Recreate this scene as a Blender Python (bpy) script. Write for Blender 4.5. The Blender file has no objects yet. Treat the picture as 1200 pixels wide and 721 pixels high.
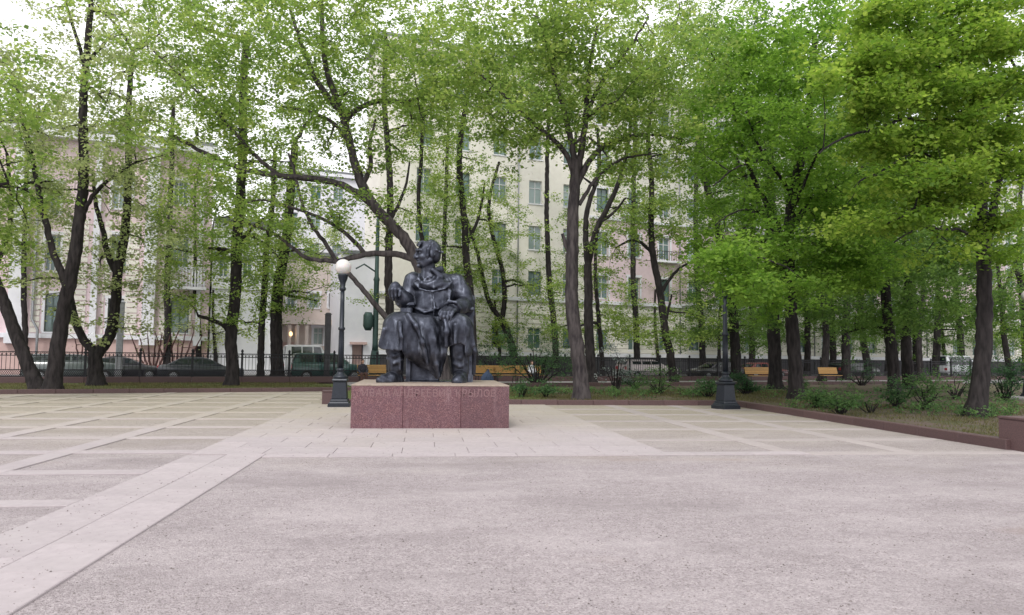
import bpy, bmesh, math, random, time
import numpy as np
from math import sin, cos, pi, radians, sqrt
from mathutils import Vector, Matrix
T0 = time.time()
random.seed(7); RNG = np.random.default_rng(7)
SC = bpy.context.scene
# ------------------------------------------------------------------ camera, sky, sun, exposure
YAW, PITCH, ROLL = radians(6.8), radians(3.81), radians(0.62)
CAM = Vector((0, 0, 1.6)); FPX = 870.0
CR = Matrix.Rotation(-YAW, 3, 'Z') @ Matrix.Rotation(pi/2 + PITCH, 3, 'X') @ Matrix.Rotation(ROLL, 3, 'Z')
cd = bpy.data.cameras.new('camera'); cam = bpy.data.objects.new('camera', cd); SC.collection.objects.link(cam)
cam.matrix_world = Matrix.Translation(CAM) @ CR.to_4x4()
cd.sensor_width = 36; cd.lens = 36*FPX/1200; cd.clip_end = 2000; cd.clip_start = 0.05
SC.camera = cam
SUN_EL, SUN_AZ = radians(48), radians(200)      # azimuth clockwise from +Y
w = bpy.data.worlds.new('World'); SC.world = w; w.use_nodes = True
nt = w.node_tree; nt.nodes.clear()
def wn(t, **k):
    n = nt.nodes.new(t)
    for a, b in k.items(): setattr(n, a, b)
    return n
sky = wn('ShaderNodeTexSky', sky_type='NISHITA', sun_disc=False, sun_elevation=SUN_EL, sun_rotation=SUN_AZ, air_density=1.0, dust_density=3.0)
hs = wn('ShaderNodeHueSaturation'); hs.inputs['Saturation'].default_value = 0.12; hs.inputs['Value'].default_value = 1.0
mx = wn('ShaderNodeMix', data_type='RGBA'); tc = wn('ShaderNodeTexCoord'); nz = wn('ShaderNodeTexNoise')
nz.inputs['Scale'].default_value = 1.6; nz.inputs['Detail'].default_value = 5
mr = wn('ShaderNodeMapRange'); mr.inputs['From Min'].default_value = .3; mr.inputs['From Max'].default_value = .7; mr.inputs['To Min'].default_value = .72; mr.inputs['To Max'].default_value = .95
bg = wn('ShaderNodeBackground'); bg.inputs['Strength'].default_value = 0.13
wo = wn('ShaderNodeOutputWorld')
L = nt.links.new
L(sky.outputs[0], hs.inputs['Color']); L(tc.outputs['Generated'], nz.inputs['Vector']); L(nz.outputs[0], mr.inputs['Value'])
L(mr.outputs[0], mx.inputs['Factor']); L(hs.outputs[0], mx.inputs['A']); mx.inputs['B'].default_value = (10.6, 10.5, 10.9, 1)
L(mx.outputs['Result'], bg.inputs['Color']); L(bg.outputs[0], wo.inputs['Surface'])
sd = bpy.data.lights.new('sun', 'SUN'); sd.energy = 1.3; sd.angle = radians(15); sd.color = (1, .965, .92)
sun = bpy.data.objects.new('sun', sd); SC.collection.objects.link(sun)
sdir = Vector((sin(SUN_AZ)*cos(SUN_EL), cos(SUN_AZ)*cos(SUN_EL), sin(SUN_EL)))
sun.rotation_euler = sdir.to_track_quat('Z', 'Y').to_euler(); sun.location = (0, -20, 40)
SC.view_settings.view_transform = 'Standard'; SC.view_settings.look = 'None'
SC.view_settings.exposure = 0.34; SC.view_settings.gamma = 1
SC.cycles.max_bounces = 6; SC.cycles.diffuse_bounces = 3; SC.cycles.transmission_bounces = 4
# ------------------------------------------------------------------ helpers
def ray(px, py): return CR @ Vector(((px-600)/FPX, -(py-360.5)/FPX, -1))
def G(px, py, z=0.0):
    d = ray(px, py); return CAM + d*((z-CAM.z)/d.z)
def P(px, py, Y):
    d = ray(px, py); return CAM + d*(Y/d.y)
SA = radians(17); SO = Vector((-7.6, 43, 0)); SU = Vector((cos(SA), sin(SA), 0)); SN = Vector((-sin(SA), cos(SA), 0))
def SW(s, o, z=0.0): return SO + SU*s + SN*o + Vector((0, 0, z))       # street frame: along, across, up
def PS(px, py, o):
    d = ray(px, py); t = ((SO - CAM).dot(SN) + o)/d.dot(SN); p = CAM + d*t
    return (p-SO).dot(SU), p.z
COL = SC.collection
def link(o, parent=None):
    COL.objects.link(o)
    if parent is not None: o.parent = parent
    return o
def obj(name, me, mat=None, parent=None, loc=None, rz=0):
    o = bpy.data.objects.new(name, me)
    if mat is not None and len(me.materials) == 0: me.materials.append(mat)
    if loc is not None: o.location = loc
    if rz: o.rotation_euler = (0, 0, rz)
    return link(o, parent)
def thing(name, label, cat, loc=(0, 0, 0), rz=0, group=None):
    o = bpy.data.objects.new(name, None); o.empty_display_size = .2; o.location = loc; o.rotation_euler = (0, 0, rz)
    link(o); return tag(o, label, cat, group)
def tag(o, label=None, cat=None, group=None, kind=None):
    for k, v in (('label', label), ('category', cat), ('group', group), ('kind', kind)):
        if v: o[k] = v
    return o
def dup(root, loc, rz, label, scale=None):
    m = {}
    def cp(o, par):
        c = o.copy(); COL.objects.link(c)
        if par is not None: c.parent = par
        for ch in o.children: cp(ch, c)
        return c
    r = cp(root, None); r.location = loc; r.rotation_euler = (0, 0, rz); r['label'] = label
    if scale: r.scale = scale
    return r
def mesh_np(name, V, Fs, smooth=True, attr=None, mat=None):
    """V (n,3); Fs (m,k) equal-size polygons"""
    V = np.asarray(V, np.float32); Fs = np.asarray(Fs, np.int32)
    me = bpy.data.meshes.new(name); k = Fs.shape[1]; m = len(Fs)
    me.vertices.add(len(V)); me.vertices.foreach_set('co', V.ravel())
    me.loops.add(m*k); me.loops.foreach_set('vertex_index', Fs.ravel())
    me.polygons.add(m); me.polygons.foreach_set('loop_start', np.arange(0, m*k, k, dtype=np.int32))
    me.polygons.foreach_set('use_smooth', np.full(m, smooth))
    if attr is not None:
        a = me.attributes.new('rnd', 'FLOAT', 'POINT'); a.data.foreach_set('value', np.asarray(attr, np.float32))
    me.update(calc_edges=True); me.validate()
    if mat: me.materials.append(mat)
    return me
class MB:
    """collects boxes, prisms, tubes and lathes into one mesh"""
    def __init__(s): s.v = []; s.f = []; s.sm = []
    def add(s, vs, fs, sm=False):
        b = len(s.v); s.v += [tuple(v) for v in vs]; s.f += [tuple(b+i for i in f) for f in fs]; s.sm += [sm]*len(fs); return s
    def box(s, x0, x1, y0, y1, z0, z1, M=None):
        vs = [Vector((x, y, z)) for z in (z0, z1) for y in (y0, y1) for x in (x0, x1)]
        if M: vs = [M @ v for v in vs]
        return s.add(vs, [(0, 2, 3, 1), (4, 5, 7, 6), (0, 1, 5, 4), (2, 6, 7, 3), (0, 4, 6, 2), (1, 3, 7, 5)])
    def frustum(s, w0, d0, w1, d1, z0, z1, cx=0, cy=0):
        vs = [(cx+a*w0/2, cy+b*d0/2, z0) for b in (-1, 1) for a in (-1, 1)] + [(cx+a*w1/2, cy+b*d1/2, z1) for b in (-1, 1) for a in (-1, 1)]
        return s.add(vs, [(0, 2, 3, 1), (4, 5, 7, 6), (0, 1, 5, 4), (2, 6, 7, 3), (0, 4, 6, 2), (1, 3, 7, 5)])
    def lathe(s, prof, n=20, c=(0, 0, 0), sm=True):
        vs = []; fs = []
        for r, z in prof:
            for i in range(n):
                a = 2*pi*i/n; vs.append((c[0]+r*cos(a), c[1]+r*sin(a), c[2]+z))
        for j in range(len(prof)-1):
            for i in range(n):
                k = (i+1) % n; fs.append((j*n+i, j*n+k, (j+1)*n+k, (j+1)*n+i))
        fs.append(tuple(range(n-1, -1, -1))); fs.append(tuple((len(prof)-1)*n+i for i in range(n)))
        return s.add(vs, fs, sm)
    def tube(s, pts, rad, n=6, sm=True):
        pts = [Vector(p) for p in pts]
        if not hasattr(rad, '__len__'): rad = [rad]*len(pts)
        vs = []; fs = []; ref = Vector((0, 0, 1)); prev = None
        for i, p in enumerate(pts):
            t = (pts[min(i+1, len(pts)-1)] - pts[max(i-1, 0)]).normalized()
            if prev is None:
                a = t.cross(ref if abs(t.z) < .9 else Vector((1, 0, 0))).normalized()
            else:
                a = (prev - t*prev.dot(t)).normalized()
            prev = a; b = t.cross(a)
            for k in range(n):
                q = 2*pi*k/n; vs.append(p + (a*cos(q)+b*sin(q))*rad[i])
        for i in range(len(pts)-1):
            for k in range(n):
                l = (k+1) % n; fs.append((i*n+k, i*n+l, (i+1)*n+l, (i+1)*n+k))
        fs.append(tuple(range(n-1, -1, -1))); fs.append(tuple((len(pts)-1)*n+k for k in range(n)))
        return s.add(vs, fs, sm)
    def prism(s, poly, y0, y1, M=None):
        """poly in xz, extruded along y"""
        n = len(poly); vs = [Vector((x, y0, z)) for x, z in poly] + [Vector((x, y1, z)) for x, z in poly]
        if M: vs = [M @ v for v in vs]
        fs = [tuple(range(n)), tuple(range(2*n-1, n-1, -1))] + [(i, i+n, (i+1) % n+n, (i+1) % n) for i in range(n)]
        return s.add(vs, fs)
    def mesh(s, name, mat=None, bevel=0):
        me = bpy.data.meshes.new(name); me.from_pydata(s.v, [], s.f); me.polygons.foreach_set('use_smooth', s.sm)
        bm = bmesh.new(); bm.from_mesh(me)
        if bevel: bmesh.ops.bevel(bm, geom=bm.edges[:], offset=bevel, segments=1, affect='EDGES', clamp_overlap=True)
        bmesh.ops.recalc_face_normals(bm, faces=bm.faces[:]); bm.to_mesh(me); bm.free()
        if mat: me.materials.append(mat)
        return me
    def build(s, name, mat, parent=None, loc=None, bevel=0, rz=0): return obj(name, s.mesh(name, mat, bevel), None, parent, loc, rz)
# ------------------------------------------------------------------ materials
def mat_base(name):
    m = bpy.data.materials.new(name); m.use_nodes = True; t = m.node_tree; t.nodes.clear()
    out = t.nodes.new('ShaderNodeOutputMaterial'); b = t.nodes.new('ShaderNodeBsdfPrincipled'); t.links.new(b.outputs[0], out.inputs[0])
    return m, t, b, out
def ramp(t, stops):
    r = t.nodes.new('ShaderNodeValToRGB'); e = r.color_ramp.elements
    while len(e) < len(stops): e.new(.5)
    for i, (p, c) in enumerate(stops): e[i].position = p; e[i].color = (*c, 1)
    return r
def noise(t, scale, detail=4, rough=.55, coord='Object', stretch=None):
    c = t.nodes.new('ShaderNodeTexCoord'); n = t.nodes.new('ShaderNodeTexNoise'); n.inputs['Scale'].default_value = scale
    n.inputs['Detail'].default_value = detail; n.inputs['Roughness'].default_value = rough
    if stretch:
        mp = t.nodes.new('ShaderNodeMapping'); mp.inputs['Scale'].default_value = stretch; t.links.new(c.outputs[coord], mp.inputs[0]); t.links.new(mp.outputs[0], n.inputs['Vector'])
    else: t.links.new(c.outputs[coord], n.inputs['Vector'])
    return n
def mixc(t, fac, a, b, mode='MIX'):
    m = t.nodes.new('ShaderNodeMix'); m.data_type = 'RGBA'; m.blend_type = mode
    for inp, v in (('Factor', fac), ('A', a), ('B', b)):
        s = [i for i in m.inputs if i.name == inp and (i.type == 'RGBA' or inp == 'Factor')][0]
        if hasattr(v, 'links'): t.links.new(v, s)
        elif inp == 'Factor': s.default_value = v
        else: s.default_value = (*v, 1)
    return [o for o in m.outputs if o.type == 'RGBA'][0]
def rng(t, v, a, b, c=0, d=1):
    m = t.nodes.new('ShaderNodeMapRange'); m.inputs['From Min'].default_value = a; m.inputs['From Max'].default_value = b
    m.inputs['To Min'].default_value = c; m.inputs['To Max'].default_value = d; t.links.new(v, m.inputs['Value']); return m.outputs[0]
def bump(t, b, h, strength=.4, dist=.02):
    n = t.nodes.new('ShaderNodeBump'); n.inputs['Strength'].default_value = strength; n.inputs['Distance'].default_value = dist
    t.links.new(h, n.inputs['Height']); t.links.new(n.outputs[0], b.inputs['Normal']); return n
def pmat(name, c1, c2=None, scale=6, rough=.7, metal=0, bmp=.2, bdist=.01, detail=5, perobj=0, stretch=None, lo=.35, hi=.65, spec=.5):
    m, t, b, _ = mat_base(name); c2 = c2 or tuple(x*.75 for x in c1)
    n = noise(t, scale, detail, stretch=stretch); r = ramp(t, [(lo, c2), (hi, c1)]); t.links.new(n.outputs[0], r.inputs[0]); col = r.outputs[0]
    n2 = noise(t, scale*.13, 3); col = mixc(t, rng(t, n2.outputs[0], .35, .7, 0, .35), col, tuple(x*.7 for x in c1))
    if perobj:
        oi = t.nodes.new('ShaderNodeObjectInfo'); h = t.nodes.new('ShaderNodeHueSaturation')
        t.links.new(rng(t, oi.outputs['Random'], 0, 1, 1-perobj, 1+perobj), h.inputs['Value']); t.links.new(col, h.inputs['Color']); col = h.outputs[0]
    t.links.new(col, b.inputs['Base Color']); b.inputs['Roughness'].default_value = rough; b.inputs['Metallic'].default_value = metal
    b.inputs['Specular IOR Level'].default_value = spec
    if bmp: bump(t, b, n.outputs[0], bmp, bdist)
    return m
M = {}
M['slabworn'] = pmat('slab_worn', (.39, .343, .335), (.34, .30, .29), 9, .85, bmp=.15, perobj=.05)
M['slab'] = pmat('slab', (.42, .372, .380), (.35, .308, .316), 9, .8, bmp=.15, perobj=.05, lo=.3, hi=.7)
M['kerb'] = pmat('kerb_granite', (.125, .070, .070), (.07, .042, .043), 60, .6, perobj=.12, detail=3)
M['cream'] = pmat('cream_plaster', (.84, .81, .74), (.79, .75, .68), 3, .85, perobj=.04)
M['pinkw'] = pmat('pink_plaster', (.78, .63, .66), (.72, .57, .60), 3, .85)
M['peach'] = pmat('peach_plaster', (.66, .47, .44), (.58, .41, .38), 2, .85, perobj=.03)
M['white'] = pmat('white_plaster', (.83, .83, .87), (.77, .77, .82), 2, .8, perobj=.03)
M['beige'] = pmat('beige_plaster', (.70, .61, .57), (.63, .54, .50), 2, .85)
M['darkbase'] = pmat('dark_basement', (.06, .058, .066), (.035, .034, .04), 4, .6, perobj=.15)
M['frame'] = pmat('window_frame', (.7, .7, .7), (.6, .6, .62), 8, .5, bmp=0)
M['green_frame'] = pmat('green_frame', (.10, .15, .13), (.07, .11, .10), 8, .5, bmp=0)
M['iron'] = pmat('black_iron', (.022, .022, .027), (.012, .012, .016), 30, .5, metal=.3)
M['lampiron'] = pmat('painted_iron', (.018, .024, .036), (.010, .014, .022), 25, .38, metal=.2, bmp=.3, bdist=.004)
M['verdigris'] = pmat('green_iron', (.05, .10, .09), (.03, .06, .055), 20, .5, metal=.2)
M['steel'] = pmat('grey_steel', (.35, .36, .38), None, 12, .5, metal=.5)
M['wood'] = pmat('bench_wood', (.46, .27, .085), (.34, .19, .06), 14, .55, stretch=(1, 8, 8), perobj=.1)
M['bark'] = pmat('bark', (.045, .039, .039), (.014, .012, .013), 9, .95, bmp=.9, bdist=.03, stretch=(1, 1, .22), spec=.2)
M['barkgrey'] = pmat('bark_grey', (.095, .082, .082), (.026, .022, .025), 9, .95, bmp=.9, bdist=.03, stretch=(1, 1, .22), spec=.2)
M['redtwig'] = pmat('red_bark', (.10, .045, .04), (.06, .03, .03), 12, .9)
M['asphalt'] = pmat('asphalt', (.10, .10, .105), (.06, .06, .065), 40, .9)
M['pave'] = pmat('pavement', (.30, .29, .29), (.22, .21, .21), 12, .9)
M['skin'] = pmat('skin', (.55, .33, .25), (.48, .28, .21), 10, .6, bmp=0)
M['rubber'] = pmat('rubber', (.02, .02, .02), None, 20, .8)
M['dark'] = pmat('dark_interior', (.02, .02, .022), None, 5, .8)
M['roof'] = pmat('roof_metal', (.22, .23, .24), None, 5, .5, metal=.4)
def cloth(n, c): return pmat(n, c, tuple(x*.7 for x in c), 14, .9, bmp=.3)
def paint(name, c):
    m, t, b, _ = mat_base(name); n = noise(t, 3, 3); r = ramp(t, [(.3, tuple(x*.85 for x in c)), (.7, c)]); t.links.new(n.outputs[0], r.inputs[0])
    t.links.new(r.outputs[0], b.inputs['Base Color']); b.inputs['Roughness'].default_value = .28; b.inputs['Coat Weight'].default_value = .6; return m
def glass(name, c, rough=.08):
    m, t, b, _ = mat_base(name); n = noise(t, .9, 2); r = ramp(t, [(.35, tuple(x*.5 for x in c)), (.65, c)]); t.links.new(n.outputs[0], r.inputs[0])
    t.links.new(r.outputs[0], b.inputs['Base Color']); b.inputs['Roughness'].default_value = rough; b.inputs['Specular IOR Level'].default_value = .8
    bump(t, b, n.outputs[0], .06, .05); return m
M['glass'] = glass('window_glass', (.12, .21, .20)); M['carglass'] = glass('car_glass', (.03, .04, .045), .05)
m = M['glass']; t = m.node_tree; b = [n for n in t.nodes if n.type == 'BSDF_PRINCIPLED'][0]; src = b.inputs['Base Color'].links[0].from_socket; oi = t.nodes.new('ShaderNodeObjectInfo')
t.links.new(mixc(t, rng(t, oi.outputs['Random'], .45, .95, 0, .75), src, (.34, .42, .40)), b.inputs['Base Color'])
def emis(name, c, s):
    m, t, b, _ = mat_base(name); b.inputs['Base Color'].default_value = (*c, 1); b.inputs['Emission Color'].default_value = (*c, 1); b.inputs['Emission Strength'].default_value = s; return m
M['taillight'] = pmat('tail_light', (.5, .03, .05), None, 20, .3); M['warmlamp'] = emis('lit_lamp', (1, .62, .3), 2)
m, t, b, _ = mat_base('globe'); b.inputs['Roughness'].default_value = .25; b.inputs['Subsurface Weight'].default_value = .3
n = noise(t, 5, 4); r = ramp(t, [(.3, (.55, .52, .50)), (.65, (.72, .70, .69))]); t.links.new(n.outputs[0], r.inputs[0]); t.links.new(r.outputs[0], b.inputs['Base Color']); M['globe'] = m
# granite of the pedestal
m, t, b, _ = mat_base('pink_granite')
v = t.nodes.new('ShaderNodeTexVoronoi'); v.inputs['Scale'].default_value = 80; c = t.nodes.new('ShaderNodeTexCoord'); t.links.new(c.outputs['Object'], v.inputs['Vector'])
r = ramp(t, [(.0, (.055, .024, .030)), (.45, (.125, .054, .062)), (.8, (.165, .080, .085)), (1, (.25, .15, .155))]); sp = t.nodes.new('ShaderNodeSeparateColor'); t.links.new(v.outputs['Color'], sp.inputs[0]); t.links.new(sp.outputs[0], r.inputs[0])
n = noise(t, 3.5, 6, .65); col = mixc(t, rng(t, n.outputs[0], .4, .7, 0, .5), r.outputs[0], (.10, .05, .068))
n3 = noise(t, 2.2, 5, .6, stretch=(2.5, 2.5, .5)); col = mixc(t, rng(t, n3.outputs[0], .55, .78, 0, .5), col, (.30, .20, .21))
oi = t.nodes.new('ShaderNodeObjectInfo'); h = t.nodes.new('ShaderNodeHueSaturation'); t.links.new(rng(t, oi.outputs['Random'], 0, 1, .85, 1.12), h.inputs['Value']); t.links.new(col, h.inputs['Color'])
t.links.new(h.outputs[0], b.inputs['Base Color']); b.inputs['Roughness'].default_value = .38; bump(t, b, n.outputs[0], .05, .01); M['granite'] = m
M['granite_top'] = pmat('granite_top', (.36, .30, .24), (.25, .19, .16), 12, .7)
M['letter'] = pmat('letter_stone', (.235, .14, .145), (.18, .105, .11), 30, .7)
# bronze
m, t, b, _ = mat_base('bronze'); n = noise(t, 2.6, 6, .65); r = ramp(t, [(.30, (.045, .050, .066)), (.50, (.105, .115, .150)), (.70, (.22, .24, .30))]); t.links.new(n.outputs[0], r.inputs[0])
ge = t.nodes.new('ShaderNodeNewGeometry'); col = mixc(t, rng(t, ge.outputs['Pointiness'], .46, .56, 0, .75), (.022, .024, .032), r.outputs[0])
n2 = noise(t, 4, 5, .6, stretch=(2, 2, .35)); col = mixc(t, rng(t, n2.outputs[0], .56, .72, 0, .45), col, (.30, .33, .40))
t.links.new(col, b.inputs['Base Color']); b.inputs['Metallic'].default_value = .88; t.links.new(rng(t, n.outputs[0], .3, .7, .55, .34), b.inputs['Roughness'])
nb = noise(t, 22, 5, .6); bump(t, b, nb.outputs[0], .35, .015); M['bronze'] = m
# gravel: per-panel scale
def gravel(name, base, dark, light, moss=False):
    m, t, b, _ = mat_base(name)
    g = t.nodes.new('ShaderNodeNewGeometry')
    def nn(s, d=3, ro=.6, st=None):
        n = t.nodes.new('ShaderNodeTexNoise'); n.inputs['Scale'].default_value = s; n.inputs['Detail'].default_value = d; n.inputs['Roughness'].default_value = ro
        if st:
            mp = t.nodes.new('ShaderNodeMapping'); mp.inputs['Scale'].default_value = st; t.links.new(g.outputs['Position'], mp.inputs[0]); t.links.new(mp.outputs[0], n.inputs[0])
        else: t.links.new(g.outputs['Position'], n.inputs[0])
        return n
    vo = t.nodes.new('ShaderNodeTexVoronoi'); vo.inputs['Scale'].default_value = 85; t.links.new(g.outputs['Position'], vo.inputs['Vector'])
    sp = t.nodes.new('ShaderNodeSeparateColor'); t.links.new(vo.outputs['Color'], sp.inputs[0])
    r = ramp(t, [(0, dark), (.35, base), (.75, base), (1, light)]); t.links.new(sp.outputs[0], r.inputs[0]); col = r.outputs[0]
    n8 = nn(9, 5, .7); col = mixc(t, rng(t, n8.outputs[0], .42, .68, 0, .45), col, tuple(x*.8 for x in dark)); n1 = nn(34, 4, .8); col = mixc(t, rng(t, n1.outputs[0], .53, .66, 0, .8), col, tuple(x*.45 for x in dark))
    n2 = nn(.55, 6, .62, (1, 1.6, 1)); col = mixc(t, rng(t, n2.outputs[0], .46, .74, 0, .55), col, light)
    n3 = nn(.35, 5, .6, (1, 2, 1)); col = mixc(t, rng(t, n3.outputs[0], .50, .68, 0, .5), col, tuple(x*.9 for x in dark))
    n4 = nn(.22, 3, .5, (1, 2.2, 1)); col = mixc(t, rng(t, n4.outputs[0], .62, .72, 0, .45), col, (.36, .27, .22))
    if moss:
        s = t.nodes.new('ShaderNodeSeparateXYZ'); t.links.new(g.outputs['Position'], s.inputs[0])
        n5 = nn(.45, 5); ad = t.nodes.new('ShaderNodeMath'); ad.operation = 'MULTIPLY_ADD'; t.links.new(n5.outputs[0], ad.inputs[0]); ad.inputs[1].default_value = 9; t.links.new(s.outputs[1], ad.inputs[2])
        col = mixc(t, rng(t, ad.outputs[0], 15, 26, 0, .6), col, (.39, .35, .25))
    t.links.new(col, b.inputs['Base Color']); b.inputs['Roughness'].default_value = .95; b.inputs['Specular IOR Level'].default_value = .2
    vd = t.nodes.new('ShaderNodeMath'); vd.operation = 'MULTIPLY_ADD'; t.links.new(vo.outputs['Distance'], vd.inputs[0]); vd.inputs[1].default_value = -1.2; t.links.new(n1.outputs[0], vd.inputs[2])
    bump(t, b, vd.outputs[0], .9, .012); return m
M['gravel'] = gravel('gravel', (.425, .375, .380), (.275, .240, .243), (.54, .485, .49), True)
# moss on far slabs too
def soil(name, a, bcol, g, lo=.45, hi=.62):
    m, t, b, _ = mat_base(name); n = noise(t, 1.1, 6, .65, 'Object'); n2 = noise(t, 14, 5, .7)
    r = ramp(t, [(.3, a), (.7, bcol)]); t.links.new(n2.outputs[0], r.inputs[0]); col = mixc(t, rng(t, n.outputs[0], lo, hi, 0, .9), r.outputs[0], g)
    t.links.new(col, b.inputs['Base Color']); b.inputs['Roughness'].default_value = 1; b.inputs['Specular IOR Level'].default_value = .1; bump(t, b, n2.outputs[0], .8, .04); return m
M['soil'] = soil('soil', (.10, .075, .062), (.17, .135, .115), (.085, .095, .045)); M['lawn'] = soil('lawn_soil', (.09, .085, .04), (.16, .15, .075), (.085, .12, .035), .35, .55)
def leafmat(name, a, b2, c):
    m = bpy.data.materials.new(name); m.use_nodes = True; t = m.node_tree; t.nodes.clear(); out = t.nodes.new('ShaderNodeOutputMaterial')
    at = t.nodes.new('ShaderNodeAttribute'); at.attribute_name = 'rnd'; r = ramp(t, [(0, a), (.55, b2), (1, c)]); t.links.new(at.outputs['Fac'], r.inputs[0])
    d = t.nodes.new('ShaderNodeBsdfPrincipled'); d.inputs['Roughness'].default_value = .6; d.inputs['Specular IOR Level'].default_value = .25; t.links.new(r.outputs[0], d.inputs['Base Color'])
    tr = t.nodes.new('ShaderNodeBsdfTranslucent'); hsv = t.nodes.new('ShaderNodeHueSaturation'); hsv.inputs['Value'].default_value = 1.3; hsv.inputs['Saturation'].default_value = 1.05
    t.links.new(r.outputs[0], hsv.inputs['Color']); t.links.new(hsv.outputs[0], tr.inputs['Color'])
    ms = t.nodes.new('ShaderNodeMixShader'); ms.inputs[0].default_value = .58; t.links.new(d.outputs[0], ms.inputs[1]); t.links.new(tr.outputs[0], ms.inputs[2]); t.links.new(ms.outputs[0], out.inputs[0]); return m
LF = dict(
    pale=leafmat('leaf_pale', (.20, .26, .105), (.34, .40, .17), (.50, .54, .27)),
    mid=leafmat('leaf_mid', (.13, .215, .055), (.245, .35, .085), (.41, .48, .135)),
    bright=leafmat('leaf_bright', (.10, .20, .035), (.195, .335, .055), (.32, .47, .09)),
    deep=leafmat('leaf_deep', (.075, .145, .038), (.135, .235, .055), (.23, .35, .09)),
    yellow=leafmat('leaf_yellow', (.10, .19, .03), (.195, .31, .045), (.36, .46, .09)),
    shrub=leafmat('leaf_shrub', (.045, .10, .045), (.085, .17, .07), (.14, .24, .095)),
    shrublight=leafmat('leaf_shrub_light', (.06, .12, .045), (.11, .20, .07), (.18, .29, .10)),
    dark=leafmat('leaf_dark', (.025, .06, .028), (.05, .11, .05), (.08, .16, .065)),
    silver=leafmat('leaf_silver', (.08, .12, .10), (.25, .30, .28), (.60, .62, .62)),
    grass=leafmat('grass', (.10, .09, .045), (.14, .135, .06), (.20, .18, .09)))
# ------------------------------------------------------------------ ground
def sheet(name, pts, z, mat, kind='structure'):
    me = bpy.data.meshes.new(name); me.from_pydata([(x, y, z) for x, y in pts], [], [tuple(range(len(pts)))])
    o = obj(name, me, mat); o['kind'] = kind; return o
def sw2(s, o): v = SW(s, o); return (v.x, v.y)
KB = 2.4                                     # the plaza's far kerb on the left, measured across the street frame
kline = [sw2(-60, -9.9), sw2(1.58, -9.9)]
sheet('ground', [(-300, -60), (400, -60), (400, 400), (-300, 400)], -.03, M['soil'])
kx, ky = kline[1]
sheet('plaza', [(-60, -30), (60, -30), (60, 12.0), (10.75, 12.0), (10.75, 24.9), (-3.2, 24.9), kline[1], kline[0], (-60, 10)], 0.0, M['gravel'])
sheet('lawn', [kline[0], kline[1], (-3.2, 24.9), (4, 24.9), sw2(13, -8.2), sw2(-3, -.5), sw2(-60, -.5)], .06, M['lawn'])
sheet('planting_ground', [(4.0, 24.9), (10.9, 24.9), (10.9, 12.2), (70, 12.2), (70, 50), sw2(40, -.5), sw2(40, -8.2), sw2(13, -8.2)], .06, M['soil'])
sheet('garden_path', [sw2(2.4, -7.9), sw2(60, -7.9), sw2(60, -.9), sw2(2.4, -.9)], .075, M['pave'])
sheet('road', [sw2(-120, 2.4), sw2(160, 2.4), sw2(160, 9.8), sw2(-120, 9.8)], .0, M['asphalt'])
sheet('pavement', [sw2(-120, 9.8), sw2(160, 9.8), sw2(160, 30), sw2(-120, 30)], .12, M['pave'])
sheet('pavement', [sw2(-120, .3), sw2(160, .3), sw2(160, 2.4), sw2(-120, 2.4)], .11, M['pave'])
# ------------------------------------------------------------------ paving slabs (each a piece)
slab_cache = {}
def slab(par, x0, x1, y0, y1, zt=.018, mat='slab'):
    g = .0035; k = (round(x1-x0, 3), round(y1-y0, 3), mat)
    if k not in slab_cache:
        a, b_ = (x1-x0)/2-g, (y1-y0)/2-g; m_ = MB(); c = .006
        m_.add([(-a, -b_, -.04), (a, -b_, -.04), (a, b_, -.04), (-a, b_, -.04), (-a, -b_, zt-c), (a, -b_, zt-c), (a, b_, zt-c), (-a, b_, zt-c), (-a+c, -b_+c, zt), (a-c, -b_+c, zt), (a-c, b_-c, zt), (-a+c, b_-c, zt)],
               [(0, 1, 5, 4), (1, 2, 6, 5), (2, 3, 7, 6), (3, 0, 4, 7), (4, 5, 9, 8), (5, 6, 10, 9), (6, 7, 11, 10), (7, 4, 8, 11), (8, 9, 10, 11)])
        slab_cache[k] = m_.mesh('slab', M[mat])
    o = obj('slab', slab_cache[k], None, par, ((x0+x1)/2, (y0+y1)/2, random.uniform(-.002, .002))); o.rotation_euler = (random.uniform(-.0015, .0015), random.uniform(-.0015, .0015), 0); return o
# slab material with yellowish moss towards the back
m = M['slab']; t = m.node_tree; b = [n for n in t.nodes if n.type == 'BSDF_PRINCIPLED'][0]; src = b.inputs['Base Color'].links[0].from_socket
g = t.nodes.new('ShaderNodeNewGeometry'); s = t.nodes.new('ShaderNodeSeparateXYZ'); t.links.new(g.outputs['Position'], s.inputs[0])
n5 = t.nodes.new('ShaderNodeTexNoise'); n5.inputs['Scale'].default_value = .5; n5.inputs['Detail'].default_value = 5; t.links.new(g.outputs['Position'], n5.inputs[0])
ad = t.nodes.new('ShaderNodeMath'); ad.operation = 'MULTIPLY_ADD'; t.links.new(n5.outputs[0], ad.inputs[0]); ad.inputs[1].default_value = 8; t.links.new(s.outputs[1], ad.inputs[2])
c2 = mixc(t, rng(t, ad.outputs[0], 17, 26, 0, .5), src, (.38, .34, .225))
n6 = t.nodes.new('ShaderNodeTexNoise'); n6.inputs['Scale'].default_value = 22; n6.inputs['Detail'].default_value = 6; n6.inputs['Roughness'].default_value = .75; t.links.new(g.outputs['Position'], n6.inputs[0])
c2 = mixc(t, rng(t, n6.outputs[0], .58, .66, 0, .5), c2, (.24, .215, .21))
n7 = t.nodes.new('ShaderNodeTexNoise'); n7.inputs['Scale'].default_value = 1.2; n7.inputs['Detail'].default_value = 6; t.links.new(g.outputs['Position'], n7.inputs[0])
c2 = mixc(t, rng(t, n7.outputs[0], .45, .7, 0, .45), c2, (.37, .335, .335)); t.links.new(c2, b.inputs['Base Color'])
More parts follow.
